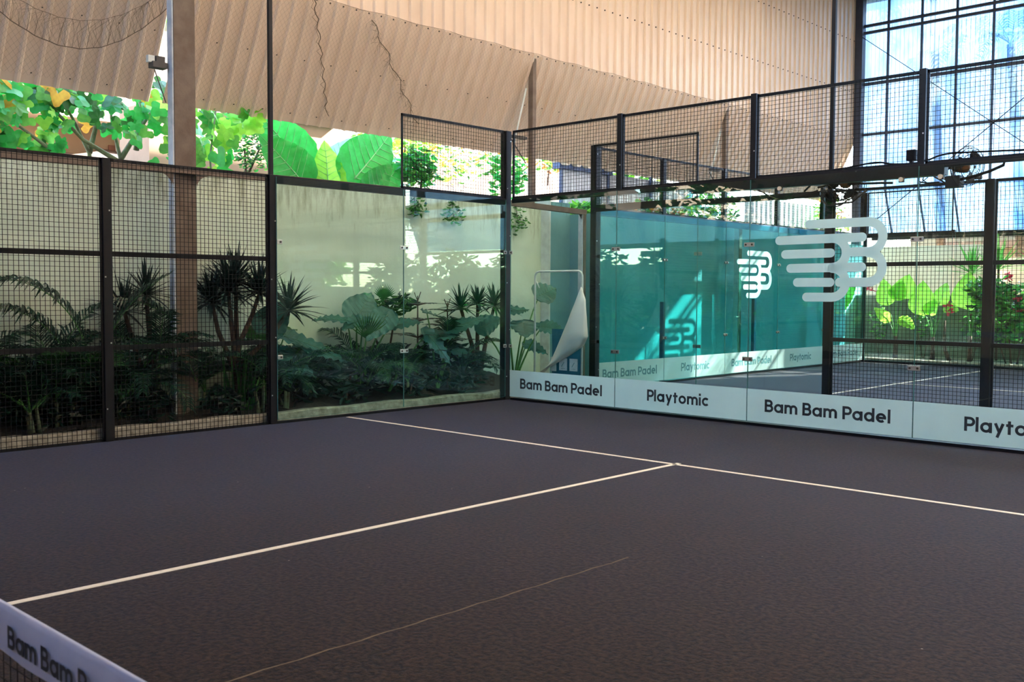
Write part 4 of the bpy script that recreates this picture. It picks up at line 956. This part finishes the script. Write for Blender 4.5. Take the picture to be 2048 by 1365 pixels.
# giant elephant ear leaves over the wall
t = taro('giant_elephant_ear', 'giant elephant ear leaves standing above the garden wall left of the upper mesh', (-2.75, -1.0, 3.0),
     [((-2.91, -1.62, 3.55), (-2.8, -2.53, 4.41), (1, -0.25, 0.15), 0.86, 'ear'), ((-2.62, -1.84, 3.29), (-2.64, -2.53, 3.96), (1, -0.2, 0.1), 0.80, 'ear'),
      ((-2.72, -1.27, 3.23), (-2.72, -1.31, 4.0), (1, -0.3, 0.0), 0.62, 'earlite'), ((-3.07, -1.08, 3.48), (-3.07, -0.41, 4.23), (1, -0.4, 0.2), 0.56, 'earblue'),
      ((-2.64, -0.82, 3.42), (-2.62, 0.02, 4.28), (1, -0.2, 0.0), 1.05, 'ear'), ((-2.55, -0.55, 3.12), (-2.53, 0.13, 3.75), (1, -0.2, 0.0), 0.75, 'ear')], 'ear', 'vein')
# lobed leaf tree left
t = thing('lobed_leaf_tree', 'slender green branched tree with broad lobed leaves beyond the wall on the left', 'tree', (-3.4, -4.35, 2.8))
br = [[(-3.4, -4.35, 2.8), (-3.4, -4.33, 3.45), (-3.4, -4.45, 3.95), (-3.4, -4.5, 4.7)], [(-3.4, -4.33, 3.45), (-3.35, -4.1, 3.85), (-3.3, -3.75, 4.4)], [(-3.4, -4.33, 3.4), (-3.3, -4.9, 3.65), (-3.2, -5.5, 4.15)],
      [(-3.45, -4.7, 2.8), (-3.45, -4.75, 3.5), (-3.4, -5.0, 3.95), (-3.3, -5.4, 4.5)], [(-3.45, -4.75, 3.5), (-3.5, -4.6, 4.0), (-3.5, -4.7, 4.6)], [(-3.45, -4.8, 3.2), (-3.3, -5.3, 3.45), (-3.1, -5.8, 3.7)], [(-3.4, -4.1, 3.6), (-3.4, -4.0, 4.2), (-3.4, -4.2, 4.7)]]
mb = MB()
for b in br: mb.tube(b, [0.04, 0.028, 0.02, 0.012][:len(b)], 6)
mb.build('branch', M['gbark'], t, smooth=True)
R3 = random.Random(21)
def lob_leaves(t, spots, mats, R_=0.17, name='foliage'):
    mb = MB()
    for (c, sp, n) in spots:
        for _ in range(n):
            p = V(c[0]+R3.uniform(-.3, .3), c[1]+R3.gauss(0, sp[0]), c[2]+R3.gauss(0, sp[1])); d = V(R3.uniform(-.3, .5), R3.uniform(-1, 1), R3.uniform(-1, 0.3)); nr = V(1, R3.uniform(-.8, .4), R3.uniform(-.2, .9))
            palmate(mb, p, d, nr, R_*R3.uniform(0.6, 1.2), R3.choice((3, 5)), m=R3.randrange(len(mats)))
    return mb.build(name, [M[q] for q in mats], t)
lob_leaves(t, [((-3.2, -5.6, 4.12), (0.34, 0.17), 62), ((-3.2, -6.2, 4.0), (0.25, 0.18), 56), ((-3.3, -5.0, 4.2), (0.35, 0.15), 44), ((-3.3, -4.3, 4.18), (0.3, 0.17), 44), ((-3.3, -6.1, 3.55), (0.22, 0.10), 34), ((-3.3, -5.35, 3.6), (0.12, 0.16), 26), ((-3.2, -3.7, 4.2), (0.2, 0.2), 36)], ['bright', 'ear', 'bright', 'ear', 'ear', 'bright', 'ear', 'palmlite', 'ear', 'bright', 'earlite', 'ear', 'bright', 'palmlite', 'ear', 'yellow'], 0.155)
t = thing('broadleaf_climber', 'bright broadleaf climber beside the right edge of the big column', 'climber', (-2.7, -3.3, 2.8))
lob_leaves(t, [((-2.6, -3.45, 3.95), (0.14, 0.22), 26), ((-2.6, -3.2, 3.7), (0.10, 0.18), 16), ((-2.6, -2.9, 4.1), (0.2, 0.06), 16), ((-2.5, -4.05, 3.7), (0.10, 0.28), 18)], ['bright', 'earlite', 'ear', 'earlite'])
MB().tube([(-2.7, -3.3, 2.8), (-2.6, -3.4, 3.5), (-2.6, -3.3, 4.2)], 0.015, 5).build('stem', M['gbark'], t)
shrub('small_leaf_bush', 'small leaved bush in front of the tan bank right of the column', 'bush', (-3.4, -2.3, 3.0), [((-3.4, -2.2, 3.85), (0.3, 0.42, 0.4), 420), ((-3.4, -2.5, 4.2), (0.3, 0.4, 0.2), 120)], ['bright', 'palmlite', 'ear', 'palmlite'], [[(-3.4, -2.3, 2.9), (-3.4, -2.35, 3.8)], [(-3.4, -2.3, 3.4), (-3.4, -2.0, 4.0)]], size=0.09, asp=0.4)
for i, (c, rad, n, mats, lab) in enumerate((((-2.5, 0.42, 3.72), (0.25, 0.36, 0.32), 260, ['ear', 'bright', 'palmlite'], 'dark green bush behind the upper mesh above the side glass'),
      ((-5.5, 2.6, 4.75), (0.8, 1.1, 0.45), 420, ['bright', 'earlite', 'yellow'], 'sunny yellow green shrubs on the slope left of the corner post'),
      ((-6.5, 0.2, 5.1), (0.8, 1.3, 0.45), 380, ['bright', 'earlite', 'orange'], 'sunlit shrubs high on the slope above the side glass'),
      ((-3.2, 3.3, 3.9), (0.3, 0.45, 0.5), 240, ['bright', 'ear'], 'green shrub right behind the narrow rust column'),
      ((-6.5, 8.2, 5.2), (1.0, 1.6, 0.55), 420, ['bright', 'earlite', 'orange'], 'sunny shrubs above the white sheet fence'),
      ((-4.2, 1.0, 3.75), (0.6, 1.3, 0.35), 420, ['bright', 'palmlite', 'earblue'], 'low leafy plants on the earth bank above the side glass'),
      ((-9.0, 6.5, 5.2), (1.2, 2.4, 0.8), 520, ['bright', 'earlite', 'palmlite', 'yellow'], 'leafy thicket high on the bank behind the corner post'),
      ((-2.2, 4.6, 3.22), (0.3, 0.8, 0.18), 260, ['bright', 'earlite', 'palmlite'], 'leafy fringe above the teal wall beside the second court corner'),
      ((-2.6, 9.6, 3.6), (0.4, 1.1, 0.50), 420, ['bright', 'earlite', 'palmlite', 'earblue'], 'pale leafy bushes above the teal glass of the second court'),
      ((-2.4, 7.1, 3.35), (0.3, 0.9, 0.3), 260, ['bright', 'palmlite', 'orange'], 'mixed leafy bushes above the middle of the teal glass'),
      ((-2.4, 15.2, 3.6), (0.3, 1.0, 0.8), 260, ['earlite', 'orange', 'bright'], 'yellow green bush behind the far pole of the second court'))):
    shrub('hillside_bush', lab, 'bush', (c[0], c[1], c[2]-rad[2]), [(c, rad, n)], mats, [[(c[0], c[1], c[2]-rad[2]-0.35), (c[0], c[1]+0.1, c[2])]], size=0.17, asp=0.5)
for i in range(4):
    y = -8.6-i*2.0; shrub('boundary_hedge', '%s tall hedge plant above the garden wall beyond the left edge of the view' % ORD[i], 'hedge', (-2.9, y, 3.0), [((-2.9, y, 4.1), (0.6, 1.2, 1.3), 420)], ['bright', 'palmlite', 'ear'], [[(-2.9, y, 2.8), (-2.9, y, 4)]], group='hedge above the garden wall', size=0.26, asp=0.5)
# building on the left beyond the tree
t = thing('neighbour_house', 'beige flat roofed house beyond the tree at the far left', 'house', (-8.5, -3, 2.0))
mb = MB(); mb.box(-11, -8.0, -5.2, 1.2, 2.0, 5.4); mb.build('wall', M['house'], t)
mb = MB(); mb.box(-11.5, -7.2, -5.6, -1.35, 4.60, 4.86); mb.build('roof_slab', M['houselite'], t)
MB().box(-7.98, -7.94, -2.4, -1.2, 3.2, 4.3).build('window', M['brown'], t); MB().box(-7.98, -7.94, -4.7, -3.8, 3.4, 4.3).build('window', M['brown'], t)
mb = MB(); mb.box(-7.9, -7.5, -2.3, -2.05, 2.4, 4.6); mb.build('pillar', M['houselite'], t)
t = thing('garden_bank', 'tan earth bank behind the small leaved bush', 'bank', (-5.2, -1.9, 3))
mb = MB(); mb.box(-5.6, -4.6, -3.3, 0.2, 2.8, 4.55); mb.build('bank_face', M['house'], t)
mb = MB(); mb.box(-5.7, -4.5, -1.9, 0.2, 4.55, 4.66); mb.build('coping', M['houselite'], t)
# white sheet fence and sheds behind the wall
t = thing('sheet_fence', 'white sheet fence beyond the wall seen through the second court mesh', 'fence', (-3.6, 9, 3))
mb = MB().grid([[(p[0], p[1], z) for p in [(-3.6+(0.02 if (i//2) % 2 else 0), 5.3+i*0.06) for i in range(84)]] for z in (2.9, 4.25)]); mb.build('sheet', M['wfence'], t)
mb = MB().grid([[(p[0], p[1], z) for p in [(-2.9+(0.025 if (i//2) % 2 else 0), 11.6+i*0.06) for i in range(70)]] for z in (2.9, 4.05)]); mb.build('sheet', M['wfence'], t)
mb = MB()
for y in (5.3, 6.9, 8.5, 10.2): mb.box(-3.58, -3.52, y-0.03, y+0.03, 2.8, 4.4)
mb.box(-3.7, -3.5, 5.2, 7.0, 4.22, 4.34); mb.build('frame', M['blue_steel'], t)
mb = MB()
for i in range(14): mb.tube([(-3.75, 5.3+i*0.36, 4.42), (-3.35, 5.3+i*0.36, 4.36)], 0.10, 8)
mb.build('roof_tile', M['houselite'], t)
# backdrop of trees far behind slope
for i in range(9):
    y = -10+i*4.2; c = (-15.5+RP.uniform(-1, 1), y, 8.5)
    shrub('hill_tree', '%s tree of the bright hillside row counted from the left' % (ORD+['seventh', 'eighth', 'ninth'])[i], 'tree', (c[0], c[1], 6), [(c, (2.0, 2.6, 3.4), 420)], ['bright', 'earlite', 'palmlite'], [[(c[0], c[1], 5.0), (c[0]+0.2, c[1], 8)]], group='trees on the hillside', size=0.65, asp=0.6, stemr=0.15)

# ------------------------------------------------------------------ planting beyond the far side
mb = MB(); mb.box(-1.3, FX1, 14.55, 14.75, -0.1, 1.58); tag(mb.build('retaining_wall', M['retain']), 'dark grey green retaining wall behind the far planting', 'wall')
mb = MB(); mb.box(-1.3, FX1, 12.45, 14.55, -0.1, 0.06); tag(mb.build('garden_soil', M['conc']), 'pale ground of the far planting bed', 'soil', kind='stuff')
mb = MB(); mb.box(-2.5, 1.2, 16.6, 16.8, 1.2, 2.92); mb.box(1.2, FX1, 17.4, 17.6, 1.2, 2.6)
tag(mb.build('boundary_wall', M['cream']), 'sunlit cream wall beyond the far planting', 'wall')
mb = MB(); mb.box(-30, 40, 14.75, 40, 1.2, 1.52); tag(mb.build('ground', M['earth']), 'upper terrace ground beyond the retaining wall', 'ground', kind='structure')
t = thing('far_house', 'tan house with brown roof edge beyond the cream wall', 'house', (2, 21, 1.5))
mb = MB(); mb.box(-2.5, 12, 21, 24, 1.5, 3.5); mb.build('wall', M['house'], t); mb = MB(); mb.box(-1.2, 12.5, 20.3, 24.5, 3.0, 3.2); mb.build('roof', M['tile'], t); MB().box(1.5, 2.6, 20.95, 21, 1.9, 2.9).build('window', M['brown'], t); MB().box(4.5, 5.6, 20.95, 21, 1.9, 2.9).build('window', M['brown'], t)
Y0 = 13.3
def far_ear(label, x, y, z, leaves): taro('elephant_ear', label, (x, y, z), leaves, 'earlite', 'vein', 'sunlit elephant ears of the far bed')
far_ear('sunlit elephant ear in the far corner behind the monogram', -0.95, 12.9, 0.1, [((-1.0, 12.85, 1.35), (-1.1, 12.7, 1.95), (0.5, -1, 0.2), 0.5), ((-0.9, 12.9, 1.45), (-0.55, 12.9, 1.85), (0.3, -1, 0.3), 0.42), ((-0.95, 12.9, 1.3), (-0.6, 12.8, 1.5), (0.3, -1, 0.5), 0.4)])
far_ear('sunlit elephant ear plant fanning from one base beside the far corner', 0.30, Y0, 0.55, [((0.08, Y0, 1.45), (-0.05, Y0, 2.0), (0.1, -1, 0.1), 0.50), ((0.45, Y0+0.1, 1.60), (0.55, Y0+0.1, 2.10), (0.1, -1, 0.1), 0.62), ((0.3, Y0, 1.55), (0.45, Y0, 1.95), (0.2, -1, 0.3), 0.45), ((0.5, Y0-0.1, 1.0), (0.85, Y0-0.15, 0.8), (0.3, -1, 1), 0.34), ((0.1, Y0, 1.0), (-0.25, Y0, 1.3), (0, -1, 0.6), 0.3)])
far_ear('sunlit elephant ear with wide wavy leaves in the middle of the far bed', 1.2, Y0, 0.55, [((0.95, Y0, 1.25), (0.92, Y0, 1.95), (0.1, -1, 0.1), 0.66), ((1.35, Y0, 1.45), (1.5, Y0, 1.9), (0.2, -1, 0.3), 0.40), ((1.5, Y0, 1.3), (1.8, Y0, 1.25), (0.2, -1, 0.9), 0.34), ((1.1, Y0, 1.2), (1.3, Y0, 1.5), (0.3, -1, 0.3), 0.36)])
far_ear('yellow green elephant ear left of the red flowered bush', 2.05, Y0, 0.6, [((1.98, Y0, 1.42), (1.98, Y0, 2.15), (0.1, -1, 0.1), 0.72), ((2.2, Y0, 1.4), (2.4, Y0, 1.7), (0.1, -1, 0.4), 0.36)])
for (x, lab, h) in ((0.30, 'short stump under the first far elephant ear', 0.6), (1.2, 'short stump under the middle far elephant ear', 0.6), (2.05, 'stump under the yellow green elephant ear', 0.65)):
    tag(MB().tube([(x, Y0+0.01, 0.0), (x+0.01, Y0+0.01, h*0.5), (x, Y0+0.01, h)], [0.06, 0.05, 0.045], 8).build('stump', M['bark'], smooth=True), lab, 'stump')
tag(MB().tube([(1.62, Y0, 0.0), (1.50, Y0, 0.3), (1.47, Y0, 0.7), (1.48, Y0, 1.0)], [0.05, 0.045, 0.035, 0.02], 8).build('driftwood', M['bark'], smooth=True), 'leaning bare trunk between the far elephant ears', 'trunk')
shrub('flowering_bush', 'dense green bush with red flowers at the right of the far bed', 'bush', (3.0, 13.2, 0.1), [((2.9, 13.2, 1.2), (0.75, 0.5, 0.75), 750), ((3.9, 13.2, 1.2), (0.8, 0.5, 0.8), 500), ((2.5, 13.1, 1.75), (0.5, 0.4, 0.3), 200)], ['bright', 'palmlite', 'bright', 'ear', 'palm'], [[(3.0, 13.2, 0), (2.9, 13.2, 1.0)], [(3.1, 13.2, 0), (3.3, 13.2, 1.0)], [(2.9, 13.2, 0), (2.5, 13.2, 1.2)]], size=0.20, asp=0.45)
for i in range(5):
    x = 6.2+i*3.1
    shrub('far_hedge_bush', '%s tall bush of the far bed to the right of the red flowered bush' % ORD[i], 'bush', (x, 13.4, 0.1), [((x, 13.4, 1.6), (1.7, 0.6, 1.5), 1100)], ['bright', 'palmlite', 'palm', 'ear', 'palm'], [[(x, 13.4, 0), (x+0.1, 13.4, 1.2)]], group='tall bushes of the far bed', size=0.30, asp=0.45)
fl = MB()
for (x, z) in ((2.95, 2.05), (2.55, 2.1), (3.15, 1.55), (1.66, 1.35), (1.70, 1.22), (3.2, 1.25), (-0.2, 1.75)): leaf_cluster(fl, (x, 12.95, z), (0.06, 0.05, 0.08), 16, 0.10, asp=0.6)
tag(fl.build('ginger_flowers', M['red']), 'red ginger flowers among the far leaves', 'flower', kind='stuff')
for (x, z, lab) in ((2.35, 2.2, 'upright strap leaved plant above the far elephant ears'), (3.25, 2.2, 'second upright strap leaved plant at the right edge'), (1.75, 2.1, 'thin strap leaved plant beside the cream wall')):
    t = thing('strap_plant', lab, 'plant', (x, 14.2, 0.1)); m_ = MB(); strap_head((x, 14.2, z), 26, 0.85, 0.07, m_, 1.6, 0.25); m_.build('leaf_crown', M['bright'], t); MB().tube([(x, 14.2, 0.0), (x, 14.2, z)], 0.03, 6).build('stem', M['bark'], t)
for (x, lab) in ((-0.35, 'thin stemmed shrub at the far corner'), (0.75, 'thin stemmed shrub between the far elephant ears'), (1.9, 'thin stemmed shrub left of the flowering bush')):
    shrub('thin_shrub', lab, 'shrub', (x, 13.9, 0.1), [((x, 13.9, 0.9), (0.3, 0.3, 0.45), 90)], ['palmlite', 'bright'], [[(x, 13.9, 0), (x-0.15, 13.9, 0.7)], [(x, 13.9, 0), (x+0.2, 13.9, 0.8)]], size=0.14, asp=0.3, stemr=0.012)
for i in range(6):
    y = -14+i*5.0
    shrub('garden_tree', '%s small tree beyond the low wall on the right of the hall' % ORD[i], 'tree', (22.6, y, 0.0), [((22.6, y, 2.6), (1.2, 2.9, 1.5), 1500)], ['bright', 'earlite', 'palmlite'], [[(22.6, y, 0), (22.7, y, 2.5)]], group='trees on the right of the hall', size=0.45, asp=0.6, stemr=0.08)
# tall palms outside the end wall that shade its translucent sheets
for i, (x, y, z) in enumerate(((1.4, 17.6, 8.2), (4.6, 18.2, 8.9), (-0.6, 17.4, 10.2), (7.5, 18, 9.0))):
    t = thing('tall_palm', '%s tall palm outside shading the translucent end wall from its left corner' % ORD[i], 'palm', (x, y, 1.5), 'palms outside the end wall')
    MB().tube([(x+0.4, y+0.3, 1.4), (x+0.2, y+0.2, 5), (x, y, z)], [0.16, 0.12, 0.10], 8).build('trunk', M['bark'], t, smooth=True)
    for k in range(11):
        frond_mesh((x, y, z), k*0.571+i, 2.2, 0.7, 1.7, 0.55, 22, 0.03, None, 0.2, 0.5).build('frond', [M['petiole'], M['bright']], t)
